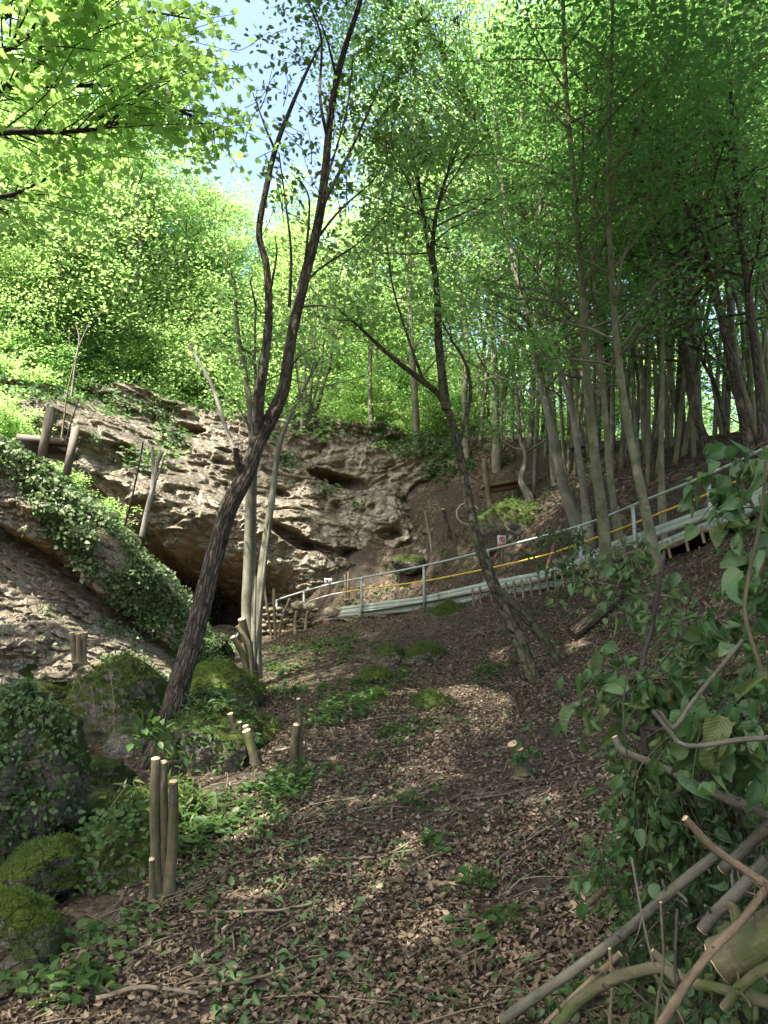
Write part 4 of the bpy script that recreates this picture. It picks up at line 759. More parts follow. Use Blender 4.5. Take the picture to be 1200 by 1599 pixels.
# --- tall neighbours, mostly out of view, placed so their shade falls on the slope
def shade_tree(label, base, cc, r, seed, n=19000, mat='crown_b', lf=(.14, .26)):
    rg = rs(seed); gw, gl = G(), G(); b = np.array((base[0], base[1], H1(*base))); c = np.array(cc, float)
    tr = spl([b, b + (c - b) * (.05, .05, .45), b + (c - b) * (.5, .5, .8), c + (0, 0, r[2] * .5)], 30); tube(gw, tr, np.linspace(.24, .05, 30), 14, bark=.1)
    nc = 110; cen = rdir(rg, nc) * rg.uniform(.35, 1, nc)[:, None] ** .6 * np.array(r) + c; pos = []
    for q in cen:
        j = rg.randint(17, 29); tube(gw, spl([tr[j], (tr[j] + q) / 2 + rg.normal(0, .3, 3), q], 7), np.linspace(.022, .005, 7), 4); pos.append(q + rg.normal(0, .66, (n // nc, 3)) * (1, 1, .45))
    pos = np.concatenate(pos); pos = pos[keep(pos)]
    leaves(gl, pos, rg.normal(size=(len(pos), 3)) * (1, 1, .4), rg.normal(0, .4, (len(pos), 3)) + (0, 0, 1), rg.uniform(lf[0], lf[1], len(pos)), T_hex())
    t = thing('canopy_tree', label, 'tree', b); gw.build('trunk', M['bark_grey'], t); gl.build('crown', M[mat], t, smooth=False)
shade_tree('tall tree whose crown spreads over the viewer and the leafy slope', (-4.5, -3), (-4, .5, 13.5), (4.6, 4.6, 2.6), 401)
shade_tree('tall tree arching its crown over the middle of the slope', (1.5, -4), (.5, 2.5, 14), (4.8, 4.8, 2.4), 402)
shade_tree('tall tree beside the brush pile with crown high over the slope', (7, 1.5), (4.6, 6.5, 14.8), (4.6, 4.6, 2.4), 403, 24000, lf=(.11, .18))
shade_tree('high crowned tree leaning over from the gully side', (-8.5, 3.5), (-2.2, 8.6, 16.5), (4.2, 3.4, 2.2), 404)
shade_tree('high crowned tree standing off the upper bank', (10.5, 6.5), (8.2, 11.0, 13.2), (4.6, 4.2, 3.2), 405, 11000, lf=(.09, .15))
shade_tree('tall tree shading the upper path from beyond the brush pile', (9.5, 2), (2.4, 10.2, 17.6), (4.2, 3.2, 2.0), 406, 20000, lf=(.11, .18))

shade_tree('unseen very tall tree added so its high crown keeps the cliff in shade', (-11.5, 8.5), (-6.6, 16.6, 25.2), (4.0, 3.0, 1.8), 407)  # added above the view to put the right of the cliff in shade
shade_tree('unseen very tall slim tree added to shade the middle of the railing', (-10.5, 4.5), (-6.0, 10.6, 20.5), (3.8, 2.4, 1.6), 408, 15000)  # extra crown out of view, added to take sun off the railing
shade_tree('unseen tree added by the gully so its crown shades the mossy boulders', (-9.5, 1.5), (-6.8, 4.4, 13.0), (2.3, 2.6, 1.5), 409, 9000)  # unseen crown added to shade the gully rocks
shade_tree('unseen tree added behind the viewer to shade the brush pile', (3.5, -5.5), (.4, -2.6, 12.5), (3.6, 2.5, 1.5), 410, 12000)  # added out of view to keep sun off the brush
shade_tree('unseen slim tree added behind the viewer to shade the middle of the slope', (-2.5, -6), (-4.6, 3.4, 16.2), (2.8, 2.0, 1.3), 411, 9000)  # unseen crown added to shrink the sunlit area on the mid slope
shade_tree('very tall tree added behind the leaning one to shade the bench shoulder', (-9.8, 7.5), (-1.6, 15.9, 20.8), (2.6, 1.8, 1.0), 412, 9000)  # added high up to take sun off the upper bank soil
shade_tree('tree leaning out from the upper bank, its fine crown closing the sky at the top', (6.2, 23.6), tuple(P(650, 50, 21)), (3.0, 2.2, 2.0), 413, 11000, 'crown_a', lf=(.08, .135))

# ------------------------------------------------------------------ cut stumps
def stump(label, stems, name='stump', bark='bark_cut', cat='stump'):
    t = thing(name, label, cat, P(*stems[0][0][0]))
    for i, (pts, a, b) in enumerate(stems):
        s = spl(PP(pts), 60); s = s + a * .5 * (np.stack([fbm(s * 4 + k_ * 7 + i * 3, 2, k_) for k_ in range(3)], 1) - .5); g = G(); tube(g, s, np.linspace(a, b, 60) * (1 + .45 * np.exp(-np.arange(60) / 6)), 36, bark=.2, bs=(9, 9), seed=len(label) + i)
        o = g.build('stem', M[bark], t); g = G(); T = s[-1] - s[-2]; T = T / np.linalg.norm(T) + (.12 * math.sin(i * 2 + 1), -.28, 0); disc(g, s[-1] - T * .004, T, b * 1.0, 18, .006, i); c = g.build('cut_face', M['cut'], o, smooth=False); c.location = (0, 0, 0)
stump('tall stump of three sawn poles with pale tops and a short fourth', [([(246, 1405, 5.45), (244, 1330, 5.5), (242, 1260, 5.5), (243, 1184, 5.5)], .037, .031), ([(256, 1405, 5.5), (257, 1330, 5.52), (256, 1260, 5.52), (255, 1191, 5.52)], .036, .030), ([(263, 1405, 5.45), (267, 1350, 5.45), (271, 1280, 5.45), (271, 1222, 5.45)], .040, .031), ([(238, 1405, 5.4), (238, 1370, 5.38), (237, 1342, 5.36)], .022, .020)])
stump('short cluster of cut stems leaning left beside the fern covered boulder', [([(404, 1215, 8.9), (398, 1180, 8.9), (386, 1142, 8.9)], .06, .05), ([(374, 1170, 9.1), (366, 1140, 9.1), (360, 1115, 9.1)], .036, .032), ([(378, 1172, 9.15), (376, 1150, 9.15), (375, 1128, 9.15)], .024, .022), ([(398, 1190, 9), (392, 1160, 9), (384, 1134, 9)], .045, .035)])
stump('two part stump, one dark short pole and one tall pale split pole', [([(458, 1200, 8.8), (460, 1160, 8.8), (464, 1132, 8.8)], .048, .038), ([(468, 1198, 8.85), (469, 1140, 8.85), (466, 1092, 8.85)], .032, .022)])
stump('single short stump sprouting beside a wilted shoot in the leaf litter', [([(816, 1212, 7.2), (810, 1185, 7.2), (801, 1163, 7.2)], .062, .055), ([(818, 1208, 7.15), (815, 1185, 7.15), (812, 1170, 7.15)], .04, .035)])
stump('pale fan of cut stems at the foot of the crag face', [([(118, 1035, 11.6), (116, 1010, 11.6), (113, 988, 11.6)], .045, .04), ([(124, 1035, 11.55), (124, 1010, 11.55), (124, 990, 11.55)], .04, .035), ([(130, 1035, 11.6), (131, 1010, 11.6), (134, 988, 11.6)], .045, .035)], bark='bark_tan')

# ------------------------------------------------------------------ railing along the path
def boards(name, line, h, off, seed):
    q = spl(line, 181); rg = rs(seed + 40); cut = [0, 22, 45, 71, 94, 120, 142, 166, 180]
    for i0, i1 in zip(cut[:-1], cut[1:]):
        p = q[i0:i1 + 1][::2 if (i1 - i0) % 2 == 0 else 1].copy(); T = p[1] - p[0]; p[0] += T * .08; p[:, 2] += np.linspace(rg.uniform(-.014, .014), rg.uniform(-.014, .014), len(p))
        g = G(); plank(g, p, h * rg.uniform(.94, 1.03), .02, off + rg.uniform(-.006, .006)); g.build(name, M['board'], rail, smooth=False)
rail = thing('railing', 'grey green handrail with yellow pipe and boards running along the slope path to the cave', 'railing', BASE3[7])
S = spl(RT3, 140); g = G(); tube(g, S, .026, 10, cap=True); g.build('handrail', M['rail'], rail)
mid = PP([(452, 954, 23.7), (475, 943, 23), (510, 931, 22.2), (540, 925, 21.5)]); g = G(); tube(g, spl(mid, 30), .022, 8); g.build('pale_pipe', M['pink'], rail)
mid = PP([(540, 925, 21.5), (565, 921, 21), (662, 908, 19.5), (740, 893, 18.2), (800, 880, 17.3), (860, 865, 16.4), (900, 851, 15.7), (945, 835, 15), (1000, 814, 14.1), (1105, 772, 12.6), (1200, 730, 11.6), (1320, 676, 10.8)]); g = G(); tube(g, spl(mid, 90), .020, 8); g.build('yellow_pipe', M['yellow'], rail)
for px, py, d in ((432, 938, 24), (475, 924, 23), (565, 903, 21), (662, 884, 19.5), (762, 860, 17.8), (905, 822, 15.6), (988, 790, 14.3), (1105, 742, 12.6), (1215, 690, 11.5)):
    tp_ = P(px, py, d); b = tp_ - (0, 0, 1.05); g = G(); box(g, (tp_ + b) / 2, (.028, 0, 0), (0, .028, 0), (0, 0, .525)); box(g, tp_ - (0, 0, .04), (.036, 0, 0), (0, .036, 0), (0, 0, .02)); g.build('post', M['rail'], rail, smooth=False)
ub = PP([(512, 956, 22), (565, 949, 21), (662, 937, 19.5), (762, 916, 17.8), (874, 892, 16), (952, 858, 14.9), (1005, 839, 14.1), (1125, 796, 12.5), (1200, 766, 11.6), (1320, 715, 10.8)]); boards('upper_board', ub, .095, .05, 1)
lb = PP([(512, 962, 22), (565, 958, 21), (662, 948, 19.5), (762, 931, 17.8), (900, 904, 15.7), (1012, 863, 14), (1136, 812, 12.4), (1200, 785, 11.6), (1320, 735, 10.8)]); boards('lower_board', lb, .085, .09, 2)
# second short rail in the cave mouth
r2 = thing('railing', 'short blue grey stair rail in the cave mouth behind the leaning tree', 'railing', P(330, 1030, 19))
g = G(); tube(g, spl(PP([(300, 1038, 18.2), (318, 1032, 18.8), (335, 1022, 19.4), (358, 1010, 20), (372, 990, 20.6)]), 24), .03, 8, cap=True); g.build('handrail', M['bluerail'], r2)
for px, a, b, d in ((360, 1008, 1040, 20), (333, 1023, 1050, 19.3)):
    g = G(); tube(g, [P(px, a, d), P(px, b, d)], .028, 8); g.build('post', M['bluerail'], r2)
# log edging with stakes under the boards
def edging(label, line, stakes, r):
    s = spl(PP(line), 30); s[:, 1] -= .4; s[:, 2] = H(s[:, 0], s[:, 1], False) + .27; t = thing('log_edging', label, 'edging', s[0]); g = G(); tube(g, s, r, 10, cap=True, bark=.15); g.build('log', M['bark_tan'], t)
    for u, h in stakes:
        p = s[int(u * 29)]; g = G(); tube(g, spl([p + (0, -r - .03, .1), p + (.01, -r - .035, -.1), p + (.02, -r - .05, -h)], 6), .026, 8, cap=True, bark=.15); g.build('stake', M['bark_tan'], t)
edging('low log edging with many short stakes below the boards near the mossy tree', [(735, 948, 17.6), (790, 942, 17), (850, 925, 16.2), (905, 908, 15.4)], [(u, .36) for u in L_(.03, .97, 14)], .035)
edging('log edging with a few short stakes under the upper boards', [(930, 905, 15.0), (1005, 876, 13.8), (1070, 853, 13), (1120, 832, 12.3)], [(u, .2) for u in (.1, .3, .45, .6, .75, .92)], .045)
# dry stone wall with stakes
def wall():
    rg = rs(61); t = thing('stone_wall', 'rough dry stone wall held by stakes at the lower end of the path', 'wall', P(450, 1000, 22)); g = G()
    for r_ in range(7):
        for c_ in range(8):
            px = 412 + c_ * 11.5 + (r_ % 2) * 5 + rg.uniform(-2, 2); py = 1005 - r_ * 8.5 + rg.uniform(-2, 2)
            if px > 470 + r_ * 5: continue
            dd = 22.2 - .4 * (c_ - 3) / 5; V, F = rock_shape(P(px, py, dd + rg.uniform(-.08, .08)), np.array((.15, .2, .09)) * rg.uniform(.75, 1.2), 900 + r_ * 10 + c_, 1.0, 0); g.add(V, F)
    for px, py in ((480, 950), (466, 947)): V, F = rock_shape(P(px, py, 21.9), (.26, .25, .16), 990 + px, 1, 0); g.add(V, F)
    g.build('stones', M['stone'], t, smooth=False)
    for pts, r in (([(428, 1018, 21.6), (419, 960, 21.6), (412, 905, 21.6)], .035), ([(432, 1015, 21.5), (429, 960, 21.5), (428, 920, 21.5)], .045), ([(433, 1010, 21.4), (440, 970, 21.4), (453, 935, 21.4)], .035), ([(462, 1000, 21.4), (461, 975, 21.5), (463, 955, 21.5)], .04), ([(477, 985, 21.3), (479, 968, 21.4), (481, 955, 21.4)], .045)):
        g = G(); tube(g, spl(PP(pts), 10), r, 8, cap=True, bark=.12); g.build('stake', M['bark_tan'], t)
wall()
def pole(label, pts, r, mat, name='pole', r2=None, cat='pole'):
    g = G(); s = spl(PP(pts), 14); tube(g, s, np.linspace(r, r2 or r * .85, 14), 9, cap=True, bark=.1); o = g.build(name, M[mat]); tag(o, label, cat); return o
pole('thin tan stake leaning on the slope below the cliff foot', [(676, 868, 22), (672, 840, 22), (664, 797, 22)], .04, 'bark_tan', 'stake', cat='stake')
pole('pale stake of a close pair behind the railing near the small notice, taller', [(545, 935, 22.6), (544, 915, 22.6), (545, 894, 22.6)], .04, 'bark_tan', 'stake', cat='stake')
pole('pale stake of a close pair behind the railing near the small notice, shorter', [(540, 935, 22.8), (540, 915, 22.8), (539, 898, 22.8)], .035, 'bark_tan', 'stake', cat='stake')
stump('short broken brown stump behind the mossy tree below the bench', [([(703, 848, 22), (698, 820, 22), (692, 795, 22)], .08, .05)], bark='bark_dark')
# hose loop hanging on the slope
g = G(); th = L_(.4, 6.0, 40); c = P(731, 802, 22.3); tube(g, np.stack((c[0] + .32 * np.cos(th), c[1] + .02 * th, c[2] + .31 * np.sin(th)), 1), .022, 8, cap=True); tag(g.build('hose', M['hose']), 'loop of cream hose hanging behind the crooked mossy tree', 'hose')
# plank bench
bn = thing('bench', 'rough plank bench on log legs on the shoulder above the path', 'bench', P(785, 780, 22.6))
a, b = P(752, 762, 22.4), P(818, 751, 23.0); g = G(); dv = (b - a) / 2; box(g, (a + b) / 2, dv, (0, .2, 0), (0, 0, .04)); g.build('seat', M['brownwood'], bn, smooth=False)
g = G(); box(g, (a + b) / 2 + (.1, .1, -.11), dv * .85, (0, .1, 0), (0, 0, .05)); g.build('beam', M['brownwood'], bn, smooth=False)
for px, y0, y1, d, r in ((762, 790, 716, 22.3, .085), (815, 775, 750, 23, .09)):
    g = G(); s = spl(PP([(px + 4, y0, d), (px - 2, (y0 + y1) / 2, d), (px - 6, y1, d)]), 10); tube(g, s, r, 12, cap=True, bark=.12); o = g.build('leg', M['bark_tan'], bn)
# warning sign on a stake
sg = thing('warning_sign', 'white warning sign with red circle and red band on a short stake behind the railing', 'sign', P(785, 880, 18.6))
c = P(784, 846, 18.6); nrm = np.array((0, -1.0, 0)); g = G(); box(g, c, (.105, 0, 0), (0, .006, 0), (0, 0, .15)); g.build('panel', M['signwhite'], sg, smooth=False)
g = G(); th = L_(0, 6.2832, 30); tube(g, np.stack((c[0] + .06 * np.cos(th), c[1] - .009 + 0 * th, c[2] + .05 + .06 * np.sin(th)), 1), .011, 6); tube(g, [c + (-.042, -.009, .092), c + (.042, -.009, .008)], .009, 6); g.build('red_circle', M['signred'], sg)
g = G(); box(g, c + (0, -.008, .05), (.022, 0, 0), (0, .003, 0), (0, 0, .03)); g.build('pictogram', M['signdark'], sg, smooth=False)
g = G(); box(g, c + (0, -.008, -.09), (.085, 0, 0), (0, .004, 0), (0, 0, .036)); g.build('red_band', M['signred'], sg, smooth=False)
g = G(); tube(g, spl([c + (0, .035, -.6), c + (.01, .035, 0), c + (-.03, .035, .36)], 8), .03, 8, cap=True, bark=.1); g.build('stake', M['bark_cut'], sg)
# small notice on the handrail
sg = thing('notice', 'small white notice with dark mark fixed to the handrail by the cave', 'sign', P(512, 908, 22.2)); c = P(513, 908, 22.1) + (0, -.06, 0)
g = G(); box(g, c, (.11, .0, 0), (0, .005, 0), (0, 0, .075)); g.build('panel', M['signwhite'], sg, smooth=False); g = G(); box(g, c + (-.03, -.008, .012), (.035, 0, 0), (0, .003, 0), (0, 0, .028)); box(g, c + (.05, -.008, .01), (.025, 0, 0), (0, .003, 0), (0, 0, .01)); g.build('mark', M['signdark'], sg, smooth=False)
# crooked rust brown stake behind the boards
g = G(); tube(g, spl(PP([(856, 898, 16.8), (858, 880, 16.8), (862, 868, 16.8), (866, 850, 16.9), (868, 836, 16.9)]), 20), .045, 10, cap=True, bark=.2); tag(g.build('crooked_stake', M['rust']), 'reddish brown crooked stake standing behind the boards near the leafy spray', 'stake')
# wooden shelter left above the crag
sh = thing('wooden_shelter', 'weathered lookout of two leaning grey posts and dark planks above the ivy crag', 'shelter', P(85, 720, 16.5))
for pts, w in (([(66, 716, 16.2), (74, 672, 16.2), (80, 637, 16.2)], .08), ([(104, 742, 16.0), (111, 700, 16.0), (119, 668, 16.0)], .066)):
    a, b = P(*pts[0]), P(*pts[-1]); dv = (b - a) / 2; g = G(); ax = np.array((1, 0, 0)) * w; box(g, (a + b) / 2, ax, (0, w * .8, 0), dv); g.build('post', M['oldwood'], sh, smooth=False)
q = PP([(30, 686, 16.4), (100, 690, 16.3), (124, 712, 17.6), (44, 706, 17.8)]); g = G(); V = np.concatenate((q, q - (0, 0, .12))); g.add(V, [[(0, 1, 2, 3), (7, 6, 5, 4), (0, 4, 5, 1), (1, 5, 6, 2), (2, 6, 7, 3), (3, 7, 4, 0)]]); g.build('plank_deck', M['darkwood'], sh, smooth=False)
a, b = P(28, 683, 16.3), P(100, 690, 16.2); g = G(); box(g, (a + b) / 2, (b - a) / 2, (0, .05, 0), (0, 0, .06)); g.build('beam', M['oldwood'], sh, smooth=False)
a, b = P(82, 690, 16.4), P(108, 706, 16.3); g = G(); box(g, (a + b) / 2, (b - a) / 2, (0, .04, 0), (0, 0, .05)); g.build('brace', M['oldwood'], sh, smooth=False)
q = PP([(75, 690, 17.2), (122, 700, 16.9), (112, 722, 16.9), (72, 712, 17.2)]); g = G(); V = np.concatenate((q, q + (0, .1, 0))); g.add(V, [[(0, 3, 2, 1), (4, 5, 6, 7), (0, 1, 5, 4), (1, 2, 6, 5), (2, 3, 7, 6), (3, 0, 4, 7)]]); g.build('side_board', M['oldwood'], sh, smooth=False)

# ------------------------------------------------------------------ litter, twigs, plants
rg = rs(501)
def area(n, y0=3.0, y1=23, pw=1.25, hw=.56):
    y = y0 + (y1 - y0) * rg.uniform(size=n) ** pw; x = rg.uniform(-hw, hw, n) * (y + .6); return x, y
def edge(y): return np.interp(y, [3, 4.1, 5.5, 7.5, 10, 16, 23], [-2.6, -2.3, -1.7, -1.55, -1.75, -2.5, -2.4])
def lay(x, y, lift=.01):
    z = H(x, y); e = .06; zx = (H(x + e, y, False) - H(x - e, y, False)) / (2 * e); zy = (H(x, y + e, False) - H(x, y - e, False)) / (2 * e)
    n = np.stack((-zx, -zy, 1 + 0 * zx), 1); n /= np.linalg.norm(n, axis=1)[:, None]; return np.stack((x, y, z + lift), 1), n
x, y = area(190000); p3 = np.stack((x, y, 0 * x), 1)
den = ss(.30, .62, fbm(p3 * .8, 3, 33)) * .65 + .35; den *= np.where(x > edge(y), 1, .25); bare = P(520, 1000, 16); den *= 1 - .9 * np.exp(-((x - bare[0]) ** 2 / 4 + (y - bare[1]) ** 2 / 9))
bare = P(780, 1420, 5.0); den *= 1 - .8 * np.exp(-((x - bare[0] - .2) ** 2 / .12 + (y - bare[1]) ** 2 / .05))
k = rg.uniform(size=len(x)) < den; x, y = x[k], y[k]; pos, nn = lay(x, y); pos[:, 2] += rg.uniform(0, .025, len(x)); g = G(); which = rg.randint(0, 7, len(x))
for v, (cu, cp_, wd) in enumerate(((1.2, .5, .36), (-1.0, .9, .33), (.5, -.6, .40), (1.9, .3, .30), (-.4, 1.2, .36), (.15, .15, .40))):
    s = which == v; m = s.sum(); leaves(g, pos[s], rg.normal(size=(m, 3)) * (1, 1, .25), nn[s] + rg.normal(0, .42, (m, 3)), rg.uniform(.019, .056, m) * np.where(rg.uniform(size=m) < .06, 1.35, 1), T_grid(cu, cp_, wd, 3, 4, rs(v), .035))
tm = T_maple(); tm[0][:, 2] += .22 * np.abs(tm[0][:, 0]) + .3 * (tm[0][:, 1] - .5) ** 2 - .1 * np.sin(tm[0][:, 0] * 9 + tm[0][:, 1] * 5)
s = which == 6; m = s.sum(); leaves(g, pos[s], rg.normal(size=(m, 3)) * (1, 1, .2), nn[s] + rg.normal(0, .3, (m, 3)), rg.uniform(.022, .058, m), tm)
tag(g.build('leaf_litter', M['dry']), kind='stuff')
# freshly cut green leaves among the litter
x, y = area(9000, 3.0, 12, 1.5); d0 = P(420, 1520, 4.4); w = .25 + np.exp(-((x - d0[0]) ** 2 / 2.2 + (y - d0[1]) ** 2 / 2.5)) + .6 * np.exp(-((x + .8) ** 2 / .8 + (y - 6.6) ** 2 / 6)); w *= ss(.4, .62, fbm(np.stack((x, y, 0 * x), 1) * 1.6, 3, 44)) * (x > edge(y))
k = rg.uniform(size=len(x)) < w * .8; x, y = x[k], y[k]; pos, nn = lay(x, y, .03); g = G(); m = len(x)
leaves(g, pos[::2], rg.normal(size=(len(pos[::2]), 3)) * (1, 1, .3), nn[::2] + rg.normal(0, .6, (len(pos[::2]), 3)), rg.uniform(.05, .11, len(pos[::2])), T_grid(1.1, .8, .26, 3, 5, rs(8), .03)); leaves(g, pos[1::2], rg.normal(size=(len(pos[1::2]), 3)) * (1, 1, .3), nn[1::2] + rg.normal(0, .5, (len(pos[1::2]), 3)), rg.uniform(.05, .10, len(pos[1::2])), T_grid(.6, -.4, .34, 3, 5, rs(9), .03))
tag(g.build('fallen_green_leaves', M['fresh']), kind='stuff')
# twigs
x, y = area(1500, 3.0, 14, 1.6); k = x > edge(y) - .3; x, y = x[k], y[k]; pos, nn = lay(x, y, .02); g = G()
for p, n in zip(pos, nn):
    a = rg.normal(.6, .9); d = np.array((math.cos(a), math.sin(a), 0)); d = d - n * (d @ n); L = rg.uniform(.08, .5) * (1 if rg.uniform() < .9 else 1.9); q = np.array([p - d * L / 2, p + rg.normal(0, L * .06, 3) * (1, 1, .3) + (0, 0, .012), p + d * L / 2])
    tube(g, spl(q, 5), np.linspace(1, .5, 5) * rg.uniform(.002, .0075) * (.6 + L), 5)
tag(g.build('fallen_twigs', M['bark_tan']), kind='stuff')
# larger sticks on the slope
ST = [('long brown stick lying below the tall triple stump', [(300, 1435, 5.1), (400, 1440, 5.0), (490, 1425, 5.1)], .012, 'bark_tan'), ('crooked dark stick along the bottom of the slope near the fallen green leaves', [(250, 1545, 4.1), (330, 1525, 4.2), (430, 1500, 4.3), (480, 1480, 4.4)], .011, 'bark_cut'), ('pale stick beside the sun patch in the middle of the slope', [(525, 1340, 5.9), (600, 1345, 5.85), (650, 1310, 6.2)], .010, 'bark_tan'),
      ('grey stick lying across litter below the single stump', [(770, 1360, 5.5), (830, 1320, 5.8), (905, 1290, 6.0)], .010, 'bark_cut'), ('short thick stick at the edge of the lower bank', [(150, 1560, 4.1), (230, 1545, 4.2), (310, 1560, 4.1)], .016, 'bark_tan'), ('thin dark twig stuck upright out of the litter before the brush pile', [(938, 1424, 4.2), (905, 1350, 4.5), (870, 1295, 4.7), (836, 1256, 4.8)], .008, 'bark_black'),
      ('short pale stick lying by the two part stump', [(430, 1175, 9.2), (455, 1160, 9.3)], .02, 'bark_tan'), ('fallen mossy log on the dark bank under the stout olive trunk', [(895, 1005, 12.2), (945, 985, 12.4), (985, 955, 12.7)], .10, 'bark_dark')]
for lab, pts, r, m in ST:
    p = spl(PP(pts), 16)
    if 'upright' not in lab: p[:, 2] = H(p[:, 0], p[:, 1]) + r * 1.2 + .02
    g = G(); tube(g, p, np.linspace(r, r * .7, 16), 8, cap=True, bark=.15); tag(g.build('stick' if r < .05 else 'log', M[m]), lab, 'stick' if r < .05 else 'log')
for k in range(9):                        # heap of thin cut sticks at the triple stump
    p = spl([on(250 + rg.uniform(-10, 40), 1425 + rg.uniform(-15, 15), 5.3) + (0, 0, .03), on(330 + rg.uniform(-20, 30), 1395 + rg.uniform(-30, 30), 5.6) + (0, 0, .06)], 8); g = G(); tube(g, p + rg.normal(0, .008, (8, 3)), np.linspace(.007, .004, 8), 6, cap=True)
    tag(g.build('cut_stick', M['bark_cut']), 'thin grey stick in the small heap at the foot of the triple stump', 'stick', 'thin sticks heaped at the triple stump')
# herbs and ivy
def herbs(name, spots, mat, n_leaf, size, tmpl, zs=.9, kind='stuff'):
    g = G()
    for px, py, d, rx, ry, n in spots:
        c = P(px, py, d); x = c[0] + rg.normal(0, rx, n); y = c[1] + rg.normal(0, ry, n); pos, nn = lay(x, y, .0)
        for p in pos:
            m = rg.randint(n_leaf[0], n_leaf[1]); h = rg.uniform(.04, .16) * zs; q = p + rg.normal(0, .07, (m, 3)) * (1, 1, 0) + np.stack((0 * np.zeros(m), 0 * np.zeros(m), rg.uniform(.3, 1.1, m) * h), 1)
            leaves(g, q, rg.normal(size=(m, 3)) * (1, 1, .3), rg.normal(0, .35, (m, 3)) + (0, -.2, 1), rg.uniform(size[0], size[1], m), tmpl)
    tag(g.build(name, M[mat], smooth=False), kind=kind)
herbs('ground_herbs', ((480, 1000, 17, .5, .6, 44), (520, 1000, 16.5, .4, .5, 40), (510, 1020, 15.5, .5, .5, 35), (450, 1070, 13, .35, .4, 45), (440, 1035, 15, .3, .4, 30), (560, 1095, 11.6, .3, .3, 40), (540, 1115, 11, .3, .25, 34), (520, 1120, 10.6, .3, .25, 28), (640, 1150, 9.6, .2, .25, 22), (580, 1070, 12.8, .3, .3, 30), (600, 1060, 13, .3, .3, 20), (430, 1240, 7.9, .2, .3, 26), (445, 1220, 8.3, .2, .2, 30), (400, 1255, 7.6, .25, .25, 24), (350, 1290, 6.9, .25, .3, 26), (310, 1330, 6.4, .25, .25, 26), (290, 1300, 6.9, .2, .25, 40), (650, 1260, 7.0, .12, .12, 8), (780, 1480, 4.5, .1, .1, 8), (690, 1320, 6, .08, .08, 5), (750, 1400, 5.2, .1, .1, 6),
      (250, 1440, 5.1, .15, .15, 6), (150, 1480, 4.9, .2, .15, 12), (60, 1575, 4.3, .2, .12, 9), (120, 1550, 4.3, .12, .1, 10), (100, 1010, 12.1, .6, .2, 70), (40, 1030, 11.8, .4, .2, 60), (700, 880, 22, 1.0, .5, 60), (640, 850, 23.5, .8, .4, 50), (560, 905, 23, .5, .3, 30), (830, 780, 21, 1.2, .6, 60), (760, 700, 26, 1.0, .8, 60), (900, 990, 12.5, .4, .4, 18), (880, 930, 14.4, .4, .3, 16), (780, 1050, 12.2, .25, .25, 16)), 'herb', (5, 11), (.05, .11), T_hex())
def cover(name, V, mask, n, mat, size, tmpl, out=.03, hang=.0, seed=0):
    g = G(); r_ = rs(seed); idx = np.nonzero(mask)[0]; k = r_.choice(idx, n); p = V[k] + r_.normal(0, .05, (n, 3)) + (0, -out, out * .5)
    leaves(g, p, r_.normal(size=(n, 3)) * (1, .5, .6) + (0, -.2, -hang), r_.normal(0, .4, (n, 3)) + (0, -.6, .7), r_.uniform(size[0], size[1], n), tmpl); return tag(g.build(name, M[mat], smooth=False), kind='stuff')
ivyT = (np.array(((0, 0, 0), (.42, .12, .06), (.34, .45, .05), (0, 1, -.08), (-.34, .45, .05), (-.42, .12, .06))), [np.array(((0, 1, 2, 3), (0, 3, 4, 5)))])
CV = CRAG_V.reshape(-1, 3); row = np.repeat(np.arange(CRAG_V.shape[0]), CRAG_V.shape[1]); v_ = CV - CAM; dd_ = v_ @ FW; cpx = 600 + FPX * v_[:, 0] / dd_; cpy = 800 - FPX * (v_ @ UP) / dd_
crest = np.interp(cpx, [-100, 0, 60, 100, 150, 200, 250, 290, 320], [650, 690, 725, 760, 805, 850, 905, 960, 1010]); nz_ = fbm(CV * 1.6, 3, 81)
m1 = (cpy < crest + 95 * ss(.30, .6, nz_) * np.interp(cpx, [0, 60, 180, 300], [.5, 1, 1.15, .9])) & (row < nr_ + 40)
cover('ivy_leaves', CV, m1, 17000, 'ivy', (.045, .095), ivyT, .05, .7, 1)
m2 = (cpx > 165) & (cpx < 300) & (cpy > crest - 5) & (nz_ > .44); cover('ivy_leaves', CV, m2, 5200, 'ivy', (.04, .08), ivyT, .05, .7, 2)
m4 = (row < nr_) & (fbm(CV * 2.4, 3, 83) > .60); cover('ivy_leaves', CV, m4, 1500, 'ivy', (.035, .075), ivyT, .04, .7, 12)
m3 = (cpx < 110) & (row > nr_); cover('ivy_leaves', CV, m3, 3000, 'herb', (.07, .13), T_hex(), .04, .2, 3)
cover('ivy_leaves', b_ivy, b_ivy[:, 1] < np.median(b_ivy[:, 1]) + .15, 4200, 'ivy_dark', (.028, .058), ivyT, .05, .8, 4)
for bv, n, mt, sz, tp_, s_ in ((b_mid, 1500, 'herb', (.06, .13), T_grid(.9, .3, .16, 3, 4), 5), (b_big, 800, 'grass', (.06, .13), T_grid(.9, .3, .12, 3, 4), 6), (b_bank, 1500, 'herb', (.035, .08), T_hex(), 7), (b_bank2, 2200, 'grass', (.07, .15), T_grid(.9, .3, .10, 3, 4), 8), (b_back, 500, 'grass', (.05, .1), T_grid(.9, .3, .14, 3, 4), 9), (b_out, 500, 'herb', (.06, .11), T_hex(), 10)):
    hm = fbm(bv * 2.2, 2, 91) > .42; cover('rock_plants', bv, (bv[:, 2] > np.percentile(bv[:, 2], 30)) & hm, n, mt, sz, tp_, .03, .35, s_)
mossT = (np.array(((-.12, 0, 0), (.12, 0, 0), (.0, 1, .1))), [np.array(((0, 1, 2),))])
g = G(); r_ = rs(77)
